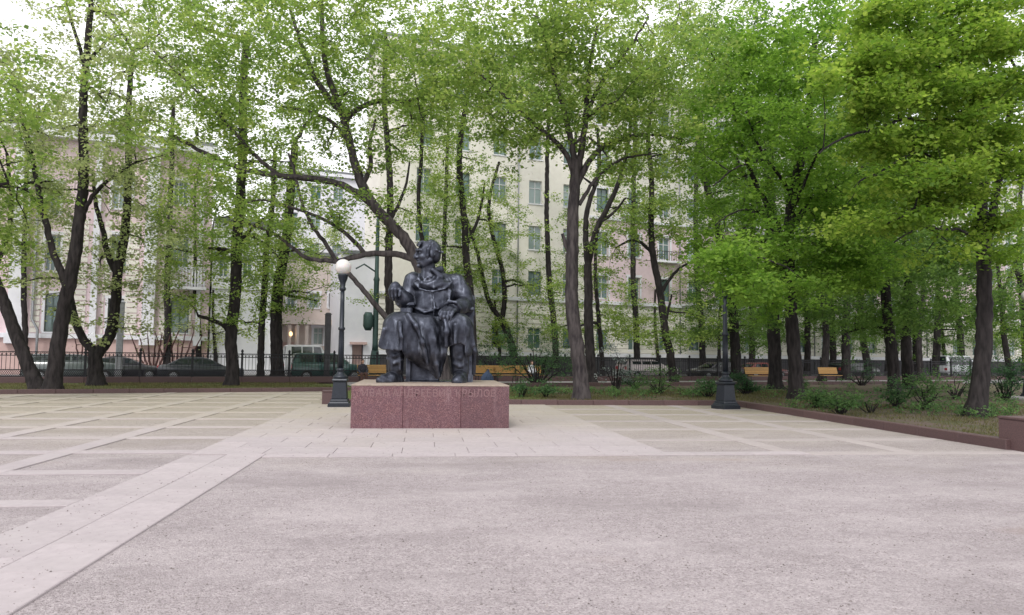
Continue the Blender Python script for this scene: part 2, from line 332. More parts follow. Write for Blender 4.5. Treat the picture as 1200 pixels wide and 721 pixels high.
def pavroot(name):
    o = bpy.data.objects.new(name, None); link(o); o['kind'] = 'structure'; return o
AX0, AX1, AY0 = -3.62, 4.1, 12.0
pr = pavroot('apron_paving'); cols = 7; cw = (AX1-AX0)/cols
for r_ in range(16):
    y0 = AY0+.35+r_*.8; off = (r_ % 2)*cw/2
    if y0 > 24.6: break
    y1 = min(y0+.8, 24.9); x = AX0
    edges = sorted({AX0, AX1} | {AX0+off+i*cw for i in range(cols+1) if AX0 < AX0+off+i*cw < AX1})
    for a, b_ in zip(edges[:-1], edges[1:]):
        if a > -1.6 and b_ < 2 and y0 > 17 and y1 < 20: continue
        slab(pr, a, b_, y0, y1)
for i in range(9): slab(pr, AX0+1.17+i*1.0, AX0+2.17+i*1.0, AY0, AY0+.35)
for i in range(6): slab(pr, AX1+.45+i*1.02, AX1+1.47+i*1.02, AY0, AY0+.35, .008, 'slabworn')
pb = pavroot('band_paving')
for c_ in range(2):
    for i in range(13):
        y0 = 2.0+i*.85+c_*.42
        if y0 > 11.95: continue
        slab(pb, AX0+c_*.585, AX0+(c_+1)*.585, y0, min(y0+.85, 12.35 if i else 12.35))
pl = pavroot('lattice_paving'); GX = [-5.62-2.2*k for k in range(7)]; GY = [4.05+2.12*k for k in range(14)]
def kY(x): return kline[1][1] + (x-kline[1][0])*math.tan(SA) - .1
for gx in GX:
    for y0 in GY:
        for q in (0,):
            if y0+1.77+.35 < kY(gx-.3): slab(pl, gx-.19, gx+.19, y0+.35, y0+2.12)
for gy in GY:
    xs = [AX0] + GX
    for a, b_ in zip(xs[1:], xs[:-1]):
        r0 = a+.19; r1 = b_-(0.19 if b_ != AX0 else 0)
        if gy+.35 < kY(a-.3):
            slab(pl, r0, r1, gy, gy+.35)
            slab(pl, a-.19, a+.19, gy, gy+.35)
plr = pavroot('lattice_paving')
for gx in (6.3, 8.5):
    for k in range(6):
        y0 = 12.35+k*2.12; y1 = min(y0+1.77, 24.85)
        slab(plr, gx-.19, gx+.19, y0, y1, .008, 'slabworn')
for k in range(1, 6):
    gy = 12+k*2.12
    for a, b_ in ((AX1, 6.11), (6.11, 6.49), (6.49, 8.31), (8.31, 8.69), (8.69, 10.6)): slab(plr, a, b_, gy, gy+.35, .008, 'slabworn')
# ------------------------------------------------------------------ kerbs
def kerb(name, a, b_, h, wdt, L_=1.25, z=0):
    root = bpy.data.objects.new(name, None); link(root); root['kind'] = 'structure'
    a = Vector((a[0], a[1], z)); b_ = Vector((b_[0], b_[1], z)); d = b_-a; n = max(1, round(d.length/L_)); l = d.length/n
    me = MB().box(-l/2+.004, l/2-.004, -wdt/2, wdt/2, -.05, h).mesh('kerb_stone', M['kerb'], .012); an = math.atan2(d.y, d.x)
    for i in range(n):
        obj('kerb_stone', me, None, root, a+d*((i+.5)/n)+Vector((0, 0, random.uniform(-.004, .004))), an+random.uniform(-.002, .002))
    return root
kerb('granite_kerb', (-58, 10+0), (-57, 10.3), .16, .2)
kerb('granite_kerb', kline[0], kline[1], .17, .22)
kerb('granite_kerb', (-2.85, 24.9), (10.7, 24.9), .17, .22)
kerb('granite_kerb', (10.75, 24.75), (10.75, 12.55), .19, .24)
kerb('granite_kerb', sw2(8, -8.0), sw2(45, -8.0), .26, .22)
def block(x, y, label, w_=.6, h=.58):
    t_ = thing('granite_block', label, 'stone block', (x, y, 0), group='granite end blocks of the kerb')
    MB().box(-w_/2, w_/2, -w_/2, w_/2, -.03, h-.05).build('block', M['kerb'], t_, bevel=.012)
    MB().box(-w_/2-.01, w_/2+.01, -w_/2-.01, w_/2+.01, h-.047, h).build('top_slab', M['kerb'], t_, bevel=.01)
block(11.05, 12.5, 'reddish granite block ending the long kerb at the right edge of the square', .66, .60)
block(-2.95, 24.85, 'low granite block behind the left lamp post and beside the pedestal', .5, .45)
# ------------------------------------------------------------------ grass
def grass(name, polys, n, h, mat, z=.06):
    V = []; A = []; pts = []
    for (o0, a, b2, c, cnt) in polys:
        u = RNG.random((cnt, 2)); pts.append(np.array(o0)[None]+u[:, :1]*(np.array(a)-np.array(o0))[None]+u[:, 1:]*(np.array(c)-np.array(o0))[None])
    p = np.concatenate(pts); n = len(p); den = np.sin(p[:, 0]*1.1+1)*np.cos(p[:, 1]*.9)+RNG.normal(0, .6, n); p = p[den > -.3]; n = len(p)
    an = RNG.random(n)*2*pi; hh = h*(.4+RNG.random(n)); w_ = .012+.01*RNG.random(n)
    dx = np.cos(an)*w_; dy = np.sin(an)*w_; le = RNG.normal(0, .4, (n, 2))*hh[:, None]
    V = np.zeros((n, 3, 3)); V[:, 0, 0] = p[:, 0]-dx; V[:, 0, 1] = p[:, 1]-dy; V[:, 1, 0] = p[:, 0]+dx; V[:, 1, 1] = p[:, 1]+dy
    V[:, 2, 0] = p[:, 0]+le[:, 0]; V[:, 2, 1] = p[:, 1]+le[:, 1]; V[:, :2, 2] = z-.01; V[:, 2, 2] = z+hh
    o = obj(name, mesh_np(name, V.reshape(-1, 3), np.arange(n*3).reshape(n, 3), False, np.repeat(RNG.random(n), 3)), mat)
    tag(o, 'thin mossy grass growing over the planted strips behind the kerbs', 'grass', kind='stuff'); return o
a0 = sw2(-26, -9.7); a1 = sw2(1.4, -9.7); a3 = sw2(-26, -.8)
grass('grass', [(a0, a1, None, a3, 42000), ((-2.5, 25.1), (16, 25.1), None, (0, 35.5), 36000), ((10.95, 12.9), (22, 14), None, (10.95, 24.6), 14000)], 0, .07, LF['grass'])
# pebbles, bits and fallen bud scales on the gravel
n = 9000; yy = 3.2+(RNG.random(n)**1.8)*20; xx = yy*(RNG.random(n)*1.5-.65); ok = (xx < 10.5); xx = xx[ok]; yy = yy[ok]; n = len(xx)
sz = .004+.009*RNG.random(n)**2; tet = np.array([[1, 0, 0], [-.5, .87, 0], [-.5, -.87, 0], [0, 0, .8]]); an = RNG.random(n)*6.28
V = np.zeros((n, 4, 3)); V[:, :, 0] = xx[:, None]+sz[:, None]*(np.cos(an)[:, None]*tet[:, 0]-np.sin(an)[:, None]*tet[:, 1])
V[:, :, 1] = yy[:, None]+sz[:, None]*(np.sin(an)[:, None]*tet[:, 0]+np.cos(an)[:, None]*tet[:, 1]); V[:, :, 2] = .001+sz[:, None]*tet[:, 2]
V[:, :, 2] += np.where((xx > AX0) & (xx < AX1) & (yy > 12), .017, 0)[:, None]+np.where((xx > AX0) & (xx < -2.45) & (yy < 12), .017, 0)[:, None]
Fc = (np.arange(n)*4)[:, None, None]+np.array([[0, 1, 3], [1, 2, 3], [2, 0, 3]])[None]
o = obj('pebbles', mesh_np('pebbles', V.reshape(-1, 3), Fc.reshape(-1, 3), False), pmat('pebble', (.36, .32, .31), (.10, .085, .08), 3, .9, bmp=0)); tag(o, 'small stones and bud scales scattered over the gravel square', 'pebbles', kind='stuff')
# ------------------------------------------------------------------ signed distance modelling (statue, people)
def surf_nets(D, org, h):
    s = D < 0; nx, ny, nz_ = D.shape
    cs = np.zeros((nx-1, ny-1, nz_-1), np.int8)
    for a in (0, 1):
        for b_ in (0, 1):
            for c_ in (0, 1): cs += s[a:nx-1+a, b_:ny-1+b_, c_:nz_-1+c_]
    act = (cs > 0) & (cs < 8); idx = -np.ones(act.shape, np.int64); I = np.argwhere(act); idx[act] = np.arange(len(I))
    acc = np.zeros((len(I), 3)); cnt = np.zeros(len(I)); cor = [(a, b_, c_) for a in (0, 1) for b_ in (0, 1) for c_ in (0, 1)]
    val = {c_: D[I[:, 0]+c_[0], I[:, 1]+c_[1], I[:, 2]+c_[2]] for c_ in cor}
    for p in cor:
        for ax in range(3):
            if p[ax] == 0:
                q = list(p); q[ax] = 1; q = tuple(q); v0, v1 = val[p], val[q]; mk = (v0 < 0) != (v1 < 0)
                tt = np.where(mk, v0/np.where(mk, v0-v1, 1), 0); pt = np.array(p, float)[None]+np.eye(3)[ax][None]*tt[:, None]
                acc += pt*mk[:, None]; cnt += mk
    V = (I + acc/cnt[:, None])*h + np.array(org)[None]; F = []
    for ax in range(3):
        u, v = [(1, 2), (2, 0), (0, 1)][ax]
        sl0 = [slice(1, -1)]*3; sl1 = [slice(1, -1)]*3; sl0[ax] = slice(0, -1); sl1[ax] = slice(1, None)
        a, b_ = s[tuple(sl0)], s[tuple(sl1)]; off = np.ones(3, int); off[ax] = 0
        for mk, flip in ((a & ~b_, False), (~a & b_, True)):
            E_ = np.argwhere(mk)+off
            if not len(E_): continue
            def c_(du, dv):
                q = E_.copy(); q[:, u] += du; q[:, v] += dv; return idx[q[:, 0], q[:, 1], q[:, 2]]
            f = np.stack([c_(-1, -1), c_(0, -1), c_(0, 0), c_(-1, 0)], 1); F.append(f[:, ::-1] if flip else f)
    F = np.concatenate(F); F = F[(F >= 0).all(1)]; return V, F
class SDF:
    def __init__(s, lo, hi, h):
        s.h = h; s.lo = np.array(lo, float); n = [int((b_-a)/h)+1 for a, b_ in zip(lo, hi)]
        ax = [np.float32(lo[i])+np.arange(n[i], dtype=np.float32)*np.float32(h) for i in range(3)]
        s.X, s.Y, s.Z = np.meshgrid(*ax, indexing='ij'); s.D = np.full(s.X.shape, 1e3, np.float32)
    def _mn(s, d, k, sl):
        a = s.D[sl]
        if k <= 0: s.D[sl] = np.minimum(a, d)
        else:
            hh = np.clip(.5+.5*(a-d)/k, 0, 1); s.D[sl] = np.where(a > 900, d, a*(1-hh)+d*hh-k*hh*(1-hh))
    def _sl(s, pts, r):
        pts = np.array(pts, float); lo = ((pts.min(0)-r-s.lo)/s.h).astype(int); hi = ((pts.max(0)+r-s.lo)/s.h).astype(int)+2
        return tuple(slice(max(0, l), max(0, h_)) for l, h_ in zip(lo, hi))
    def cap(s, pts, rad, k=2.0, sub=False, fl=None):
        """chain of tapered capsules; fl=(ax,f) squashes one axis"""
        if not hasattr(rad, '__len__'): rad = [rad]*len(pts)
        for (a, b_, ra, rb) in zip(pts[:-1], pts[1:], rad[:-1], rad[1:]):
            a = np.array(a, float); b_ = np.array(b_, float); e = b_-a; sl = s._sl([a, b_], max(ra, rb)+k*2+3*s.h)
            X, Y, Z = s.X[sl], s.Y[sl], s.Z[sl]; tt = np.clip(((X-a[0])*e[0]+(Y-a[1])*e[1]+(Z-a[2])*e[2])/max(e@e, 1e-6), 0, 1)
            d = np.sqrt((X-a[0]-tt*e[0])**2+(Y-a[1]-tt*e[1])**2+(Z-a[2]-tt*e[2])**2)-(ra+(rb-ra)*tt)
            if sub:
                kk = max(k, 1e-3); A = s.D[sl]; hh = np.clip(.5-.5*(A+d)/kk, 0, 1); s.D[sl] = A*(1-hh)-d*hh+kk*hh*(1-hh)
            else: s._mn(d, k, sl)
        return s
    def ell(s, c, r, k=2.0, rot=None, sub=False):
        c = np.array(c, float); r = np.array(r, float); sl = s._sl([c], max(r)+k*2+3*s.h); X, Y, Z = s.X[sl]-c[0], s.Y[sl]-c[1], s.Z[sl]-c[2]
        if rot is not None:
            R_ = np.array(rot, float)          # rows = local axes
            X, Y, Z = (R_[0, 0]*X+R_[0, 1]*Y+R_[0, 2]*Z, R_[1, 0]*X+R_[1, 1]*Y+R_[1, 2]*Z, R_[2, 0]*X+R_[2, 1]*Y+R_[2, 2]*Z)
        k0 = np.sqrt((X/r[0])**2+(Y/r[1])**2+(Z/r[2])**2); k1 = np.sqrt((X/r[0]**2)**2+(Y/r[1]**2)**2+(Z/r[2]**2)**2); d = k0*(k0-1)/np.maximum(k1, 1e-5)
        if sub:
            kk = max(k, 1e-3); A = s.D[sl]; hh = np.clip(.5-.5*(A+d)/kk, 0, 1); s.D[sl] = A*(1-hh)-d*hh+kk*hh*(1-hh)
        else: s._mn(d.astype(np.float32), k, sl)
        return s
    def cut(s, n, c, k=.8):
        """remove the half space n.p > c"""
        n = np.array(n, float); d = -(n[0]*s.X+n[1]*s.Y+n[2]*s.Z-c)/np.linalg.norm(n); hh = np.clip(.5-.5*(s.D+d)/k, 0, 1); s.D = s.D*(1-hh)-d*hh+k*hh*(1-hh); return s
    def mesh(s, name, scale, mat, jit=0):
        V, F = surf_nets(s.D, s.lo, s.h); return mesh_np(name, V*scale, F, True, None, mat)
# ------------------------------------------------------------------ pedestal
PZ = .965; PX0, PX1, PY0, PY1 = -1.53, 1.93, 16.53, 20.0
ped = thing('granite_pedestal', 'wide polished reddish granite pedestal with incised name under the seated bronze figure', 'pedestal', ((PX0+PX1)/2, (PY0+PY1)/2, 0))
c0 = Vector(ped.location); js = [-1.53, P(472, 480, 16.53).x, P(540, 480, 16.53).x, 1.93]
for i in range(3):
    g_ = .0025
    MB().box(js[i]-c0.x+(g_ if i else 0), js[i+1]-c0.x-(g_ if i < 2 else 0), PY0-c0.y, PY0-c0.y+.5, -.03, PZ-.03).build('granite_panel', M['granite'], ped, bevel=.006)
for sx in (-1, 1):
    for k in range(2):
        y0 = PY0-c0.y+.506+k*1.485; xx0 = sx*1.73
        MB().box(min(xx0, xx0-sx*.5), max(xx0, xx0-sx*.5), y0, y0+1.475, -.03, PZ-.03).build('granite_panel', M['granite'], ped, bevel=.006)
MB().box(-1.22, 1.22, -1.2, 1.7, -.03, PZ-.035).build('core_block', M['granite'], ped)
MB().box(-1.735, 1.735, PY0-c0.y-.005, PY1-c0.y, PZ-.03, PZ).build('top_slab', M['granite_top'], ped, bevel=.008)
fc = bpy.data.curves.new('inscription', 'FONT'); fc.body = 'ИВАН АНДРЕЕВИЧ КРЫЛОВ'; fc.size = .225; fc.extrude = .0015; fc.space_character = 1.09
fo = bpy.data.objects.new('tmp_text', fc); COL.objects.link(fo); bpy.context.view_layer.update()
me = bpy.data.meshes.new_from_object(fo.evaluated_get(bpy.context.evaluated_depsgraph_get())); bpy.data.objects.remove(fo)
xs = [v.co.x for v in me.vertices]; wd = max(xs)-min(xs); k = 2.92/wd
for v in me.vertices: v.co = Vector(((v.co.x-min(xs))*k, v.co.y, v.co.z))
me.materials.clear(); me.materials.append(M['letter']); me.name = 'inscription'
o = obj('inscription', me, None, ped, (-1.49, PY0-c0.y-.0015, PZ-.255)); o.rotation_euler = (pi/2, 0, 0); o['kind'] = 'stuff'; o['label'] = 'pale carved line of lettering along the top of the front face'
# ------------------------------------------------------------------ statue: units are photo pixels at its distance
US = .0217; SX, SY = 0.14+.02, 18.9
st = thing('statue', 'dark bronze statue of a seated man in a long draped robe looking left', 'statue', (SX, SY, PZ))
H = 1.0
f = SDF((-62, -58, -2), (56, 38, 172), H)
# torso
f.cap([(-3, 8, 62), (1, 5, 90), (4, 6, 112)], [19, 18, 17], 6)
f.ell((3, 3, 84), (25, 18, 20), 6); f.ell((5, 5, 104), (27, 18, 18), 6); f.ell((6, 8, 117), (30, 13, 11), 7)
# neck and collar
f.cap([(-1, 5, 120), (-4, 3, 138)], [10, 8.5], 4)
f.cap([(3, -6, 128), (11, 0, 131), (13, 8, 129)], [3, 3.6, 3.5], 3)
f.cap([(2, -9, 129), (12, -8, 121), (15, -7, 117)], [2.6, 3.4, 1.2], 1.2)
# scarf loops on the chest
f.cap([(-13, -5, 124), (-14, -9, 118), (-10, -13.5, 113), (-3, -14.5, 111), (5, -13.5, 115), (10, -9, 122)], 1.5, 2.6)
f.cap([(-9, -8, 122), (-7, -12, 117), (-3, -13, 120), (1, -12, 116), (4, -10, 121)], 1.3, 1.4)
f.ell((3, -2, 111), (24, 14.5, 9.5), 1.6); f.cap([(-18, -9, 113), (-12, -15, 106), (2, -17.5, 103), (16, -14.5, 107), (25, -8, 116)], 1.0, 2.2); f.cap([(-6, -13, 112), (4, -16, 108), (14, -13, 113)], 1.0, 2)
f.cap([(3, -17, 100), (5, -18, 84), (3, -18, 68)], .8, 2.5)
f.cap([(-20, -8, 86), (-6, -16, 79), (10, -17, 84)], .8, 3); f.cap([(23, -9, 104), (21, -13, 92), (22, -12, 78)], 1.4, 4)
# image-left arm (raised forearm, hand hanging over)
f.cap([(-20, 6, 117), (-25, 5, 100), (-24, 2, 88)], [11, 9.5, 9.5], 3); f.cap([(-24, 2, 88), (-31, -7, 94), (-36, -12, 101)], [10, 9.5, 8], 2.5)
f.cap([(-32, -12, 103), (-38, -9, 107), (-40, -15, 97)], 1.6, 1)
f.cap([(-36, -12, 102), (-40, -15, 108)], [5.5, 6], 2); f.ell((-41, -16, 106), (6.2, 5, 5.5), 1.5)
for i, (dx, dy) in enumerate(((-46, -16), (-43.2, -20), (-39.6, -21.5), (-36, -20.5))):
    ln = (0, 2.5, 2, 0)[i]; f.cap([(dx+2.5, dy+4, 107), (dx, dy, 104.5), (dx+.3, dy+1, 99-ln), (dx+1.5, dy+3.5, 95-ln)], [2.3, 2.1, 1.8, 1.5], .5)
f.cap([(-36, -19, 106), (-34, -23, 102), (-35, -24, 97)], [2.2, 2, 1.6], .5)
# image-right arm, hand on the knee
f.cap([(30, 8, 116), (38, 5, 103), (42, -1, 91)], [11.5, 10.5, 9.5], 3); f.cap([(42, -1, 91), (36, -14, 87), (27, -25, 84)], [9.5, 8.8, 8.2], 2.5)
f.cap([(17, -27, 88), (22, -32, 91), (29, -33, 90), (34, -30, 84), (32, -26, 78)], 1.8, 1.0)
f.cap([(32, 0, 112), (40, -4, 104), (45, -3, 95)], 1.4, 1.5); f.cap([(35, -2, 99), (42, -8, 97)], 1.3, 1.5); f.cap([(36, -10, 92), (44, -8, 88)], 1.3, 1.3)
f.cap([(27, -27, 83), (22, -34, 80)], [5, 6], 1.5); f.ell((21, -36, 79), (7, 5, 5.5), 1.5)
for i, x in enumerate((12, 15.5, 19.5, 23.5)):
    l = (1.5, -.5, -1, 1)[i]; f.cap([(x+4, -38, 81), (x+1, -43, 78), (x-.5, -44.5, 73+l), (x-.5, -44, 69+l)], [2.4, 2.2, 1.9, 1.6], .5)
f.cap([(17, -33, 83), (12, -37, 80), (10, -40, 76)], [2.2, 2, 1.7], .5)
# legs
f.cap([(-14, 4, 56), (-35, -34, 62), (-38, -35, 40), (-37, -34, 14)], [15, 13, 10.5, 8.5], 3)
f.cap([(15, 4, 56), (32, -32, 62), (34, -30, 36), (35, -29, 12)], [15, 13, 11, 9.5], 3)
for z in (31, 23): f.cap([(-46, -38, z+3), (-38, -44, z-2), (-30, -41, z+2)], .9, 3)
for z in (30, 21): f.cap([(27, -36, z), (34, -39, z-3), (42, -34, z+1)], .8, 3)
for x in (-43, -34): f.cap([(x, -43, 36), (x+2, -42, 14)], 1.3, 2)
# shoes
f.cap([(-35, -32, 5), (-42, -42, 5), (-50, -50, 3.6), (-54, -54, 3)], [6.5, 6.2, 4.6, 3], 2); f.cap([(-34, -32, 1.8), (-44, -45, 1.6), (-53, -53, 1.4)], [6.5, 6.2, 4.2], 1)
f.cap([(35, -26, 6), (34, -40, 5.5), (32, -50, 4)], [8, 7.5, 5.5], 2); f.cap([(35, -26, 1.5), (33, -42, 1.5), (31, -51, 1.5)], [8, 8.3, 6.6], 1)
f.cut((0, 0, -1), 0.6, .5)
# head: local axes (forward, side, up)
hd = np.array([-3.0, 2, 149]); fw = np.array([-.955, -.30, -.03]); fw /= np.linalg.norm(fw); sdv = np.cross([0, 0, 1.], fw); sdv /= np.linalg.norm(sdv); up = np.cross(fw, sdv); RM = np.stack([fw, sdv, up])
def hp(a, b_, c_): return tuple(hd+a*fw+b_*sdv+c_*up)
f.ell(hp(-1, 0, 3.5), (13, 11, 12.5), 3, RM); f.ell(hp(4.5, 0, -3), (9.5, 8.6, 12.5), 3, RM); f.ell(hp(7, 0, -11.5), (5.2, 5, 4), 2.5, RM)
f.cap([hp(10.5, -6.5, 3.4), hp(13.4, 0, 4), hp(10.5, 6.5, 3.4)], [1.8, 2.1, 1.8], 1.5)
f.cap([hp(13.3, 0, 2.5), hp(16.2, 0, -3), hp(16.6, 0, -4.4)], [1.5, 2.0, 2.2], .9); f.ell(hp(14.8, 0, -4.6), (2.2, 3.4, 1.8), .8, RM)
for sg in (-1, 1):
    f.ell(hp(13.0, sg*4.2, .6), (2.6, 3.0, 2.0), 1.0, RM, sub=True); f.ell(hp(11.4, sg*4.2, .4), (1.8, 2.0, 1.5), .5, RM)
    f.ell(hp(-1, sg*10.8, -1), (3.0, 1.8, 4.4), .7, RM); f.ell(hp(8.8, sg*5.6, -4), (3.5, 2.6, 3), 1.5, RM); f.cap([hp(0, sg*8, -8), hp(8, sg*4, -12)], [3, 2.6], 3)
f.cap([hp(12.3, -3.2, -8), hp(14.2, 0, -7.7), hp(12.3, 3.2, -8)], 1.15, .6); f.cap([hp(12, -2.8, -10.1), hp(13.7, 0, -10.2), hp(12, 2.8, -10.1)], 1.2, .6)
f.cap([hp(13, -3.4, -9.1), hp(14.6, 0, -8.9), hp(13, 3.4, -9.1)], .5, .4, sub=True); f.ell(hp(11.8, 0, -14.2), (2.8, 3, 2.4), 1.2, RM)
f.D += (.35*np.sin(f.X*.45+np.sin(f.Z*.3)*1.5)*np.sin(f.Y*.5+f.Z*.22)*np.sin(f.Z*.33+1)).astype(np.float32)
obj('figure', f.mesh('figure', US, M['bronze']), None, st)
# hair: curls
g2 = SDF((-28, -24, 132), (26, 26, 172), .8)
g2.ell(hp(-2.8, 0, 4.0), (12.8, 11.6, 12.3), 2, RM); g2.ell(hp(-7, 0, -3), (7.5, 9.8, 8.5), 2, RM)
rr = random.Random(3)
for i in range(70):
    th = rr.uniform(-pi, pi); ph = rr.uniform(-.45, 1.5); a = cos(ph)*cos(th); c_ = cos(ph)*sin(th); e = sin(ph)
    if a > .55 and e < .62: continue
    if abs(c_) > .75 and a > .0 and e < .2: continue
    p0 = hp(-2.0+12.6*a, 11.4*c_, 3.6+12.3*e); p1 = hp(-2.0+12.9*a+rr.uniform(-2.4, 2.4), 11.8*c_+rr.uniform(-2.4, 2.4), 3.6+12.6*e+rr.uniform(-3, .6)); g2.cap([p0, p1], [1.5, 1.0], .5)
for sg in (-1, 1): g2.cap([hp(3.5, sg*10, 4), hp(4.2, sg*9.6, -3), hp(4.5, sg*8.8, -6.5)], [2.3, 1.7, 1.1], .8)
g2.cap([hp(9, -6, 12), hp(12, -1, 10.5), hp(11.5, 5, 11)], [2, 2.2, 1.6], .6); g2.cap([hp(6, 0, 14), hp(11, 2, 12.5), hp(13, 5, 8.5)], [2, 2, 1.2], .6)
g2.ell(hp(9.5, 0, -1), (6, 7.8, 8.6), 1, RM, sub=True)
obj('hair', g2.mesh('hair', US, M['bronze']), None, st)
# robe over the lap and between the legs
q = SDF((-62, -62, -2), (58, 34, 100), 1.0)
q.cap([(-12, 6, 58), (-35, -33, 61), (-39, -36, 34)], [19, 16, 17], 6); q.cap([(14, 6, 58), (32, -33, 61), (34, -33, 36)], [18, 15.5, 14.5], 6)
q.ell((0, -8, 62), (26, 22, 13), 6); q.cap([(-8, -28, 58), (-6, -30, 36), (2, -30, 10)], [17, 15, 7], 6); q.cap([(10, -26, 55), (9, -30, 32), (11, -31, 6)], [14, 10, 3.5], 6)
q.cap([(-22, -32, 60), (-16, -36, 36)], [17, 12], 7); q.cap([(-4, -34, 58), (0, -36, 34)], [13, 10], 7); q.ell((-20, -16, 34), (18, 18, 22), 6); q.cap([(40, 0, 60), (44, -8, 34), (44, 0, 8)], [9, 8, 7], 5)
folds = [([(-24, -46, 75), (-15, -52, 62), (-8, -51, 44), (-2, -45, 20)], 1.5), ([(-33, -52, 66), (-31, -54, 50), (-30, -53, 34)], 1.2), ([(-50, -46, 58), (-54, -42, 40)], 1.6), ([(0, -36, 70), (4, -43, 48), (8, -40, 20), (11, -36, 5)], 1.7),
    ([(16, -42, 72), (18, -48, 56), (18, -46, 41)], 2.0), ([(28, -50, 64), (28, -50, 42)], 1.5), ([(45, -38, 62), (49, -38, 42)], 1.8), ([(46, -20, 62), (51, -18, 36), (51, -12, 10)], 2.2), ([(-20, -24, 74), (0, -30, 71), (18, -26, 73)], 1.6)]
for p_, r_ in folds: q.cap(p_, [r_*1.3]*len(p_), 4.5)
gro = [([(-5, -50, 58), (-2, -48, 40), (2, -44, 18)], 1.3), ([(13, -46, 66), (14, -46, 44)], 1.8), ([(-34, -56, 60), (-34, -57, 40)], .7)]
for p_, r_ in gro: q.cap(p_, r_, 3, sub=True)
# hem: carve everything under a broken line
Xq = q.X; hem = np.interp(Xq, [-62, -53, -46, -30, -27, -12, 0, 8, 13, 18, 21, 34, 38, 41, 58], [42, 37, 35, 35, 28, 17, 13, 4, 6, 22, 40, 44, 42, 14, 4]).astype(np.float32)
hem = np.where(q.Y > 6, np.minimum(hem, 14), hem); d = hem-q.Z; q.D = np.maximum(q.D, d*.75)
# hollow under the cloth so legs show
hol = SDF.__new__(SDF); hol.h = q.h; hol.lo = q.lo; hol.X, hol.Y, hol.Z = q.X, q.Y, q.Z; hol.D = np.full(q.D.shape, 1e3, np.float32)
hol.cap([(-38, -35, 20), (-38, -35, 50)], [14.5, 13], 2); hol.cap([(34, -33, 14), (34, -33, 52)], [13, 11.5], 2); q.D = np.maximum(q.D, -hol.D)
q.D += (.22*np.sin(q.X*.34+q.Z*.08+1.5*np.sin(q.Z*.06))*np.clip((72-q.Z)/40, 0, 1)+.25*np.sin(q.X*.8+q.Y*.3)*np.sin(q.Z*.3)).astype(np.float32)
obj('robe', q.mesh('robe', US, M['bronze']), None, st)
# chair and the block below
def sbox(name, x0, x1, y0, y1, z0, z1, bv=1.2, mat='bronze'):
    return MB().box(x0*US, x1*US, y0*US, y1*US, z0*US, z1*US).build(name, M[mat], ch, bevel=bv*US)
ch = st
bp = [(-16, 100), (-14, 105), (30, 106), (50, 105), (54, 101), (54, 78), (50, 76), (-12, 76)]
MB().prism([(x*US, z*US) for x, z in bp], 24*US, 30*US).build('chair_back', M['bronze'], st, bevel=.02)
sbox('chair_post', 46, 53, 23.5, 31.5, 0, 80); sbox('chair_post', -22, -15, 23.5, 31.5, 0, 80)
sbox('chair_seat', -24, 49, -18, 31, 44, 50); sbox('chair_leg', 43, 49, -20, -13, 0, 44); sbox('chair_leg', -26, -20, -20, -13, 0, 44)
sbox('arm_rest', -38, -17, -14, 24, 86, 91, 1.8); sbox('arm_panel', -34, -20, -12, 24, 66, 85.5, 1.5); sbox('arm_rest', 44, 52, -10, 23, 82, 87, 1.8); sbox('side_panel', 43.5, 51, -8, 23, 0, 43, 1.2)
sbox('support_block', -22, 12, -12, 22, 0, 26, 1.5); sbox('plinth', -34, 50, -22, 36, 0, .9, .2)
# ------------------------------------------------------------------ street lamps in the square
def lamp_proto(label, loc, hh=1.0):
    t_ = thing('street_lamp', label, 'street lamp', loc, group='black globe lamps around the square'); I = M['lampiron']
    MB().frustum(.66, .66, .66, .66, -.03, .12).frustum(.62, .62, .55, .55, .12, .18).frustum(.54, .54, .49, .49, .18, .26).build('base_plinth', I, t_, bevel=.012)
    MB().frustum(.46, .46, .38, .38, .26, .78).frustum(.43, .43, .47, .47, .78, .82).frustum(.48, .48, .42, .42, .82, .88).build('pedestal_box', I, t_, bevel=.012)
    for k in range(4):
        a = k*pi/2; MB().box(-.13, .13, -.228, -.205, .36, .70, Matrix.Rotation(a, 4, 'Z')@Matrix.Rotation(-.05, 4, 'X')).build('relief_panel', I, t_, bevel=.008)
    MB().lathe([(.22, .88), (.24, .92), (.20, .97), (.13, 1.03), (.10, 1.10), (.13, 1.13), (.13, 1.17), (.09, 1.20)], 24).build('collar', I, t_)
    MB().lathe([(.085, 1.19), (.082, 1.9), (.075, 2.36), (.105, 2.39), (.11, 2.44), (.075, 2.48), (.068, 3.2), (.062, 3.62)], 20).build('pole', I, t_)
    for k in range(8):
        a = k*pi/4; MB().tube([(.083*cos(a), .083*sin(a), 1.22), (.073*cos(a), .073*sin(a), 2.34)], [.012, .010], 5).build('flute', I, t_)
    MB().lathe([(.07, 3.60), (.10, 3.64), (.10, 3.70), (.075, 3.73), (.09, 3.86), (.14, 3.98), (.15, 4.05), (.165, 4.08), (.165, 4.11), (.12, 4.13)], 24).build('globe_holder', I, t_)
    R_ = .25; prof = [(R_*sin(a), 4.35-R_*cos(a)) for a in [radians(12+i*12) for i in range(14)]]; prof.append((.01, 4.603))
    MB().lathe(prof, 28).build('globe', M['globe'], t_)
    MB().lathe([(.03, 4.59), (.035, 4.61), (.02, 4.63), (.01, 4.66)], 10).build('finial', I, t_)
    return t_
p = G(398, 477); LP = lamp_proto('black iron lamp with a white globe just left of the granite pedestal', p)
p = G(849, 479); dup(LP, (p.x, p.y-.1, 0), .3, 'black iron globe lamp at the corner of the granite kerb, right of the statue')
p = G(1209, 470); o = dup(LP, (p.x, p.y, .06), .1, 'black iron globe lamp behind the big trunk, cut by the right edge of the photo')
MB().lathe([(.95, -.05), (.95, .10), (.85, .12), (.3, .12)], 32).build('stone_ring', M['pave'], o)
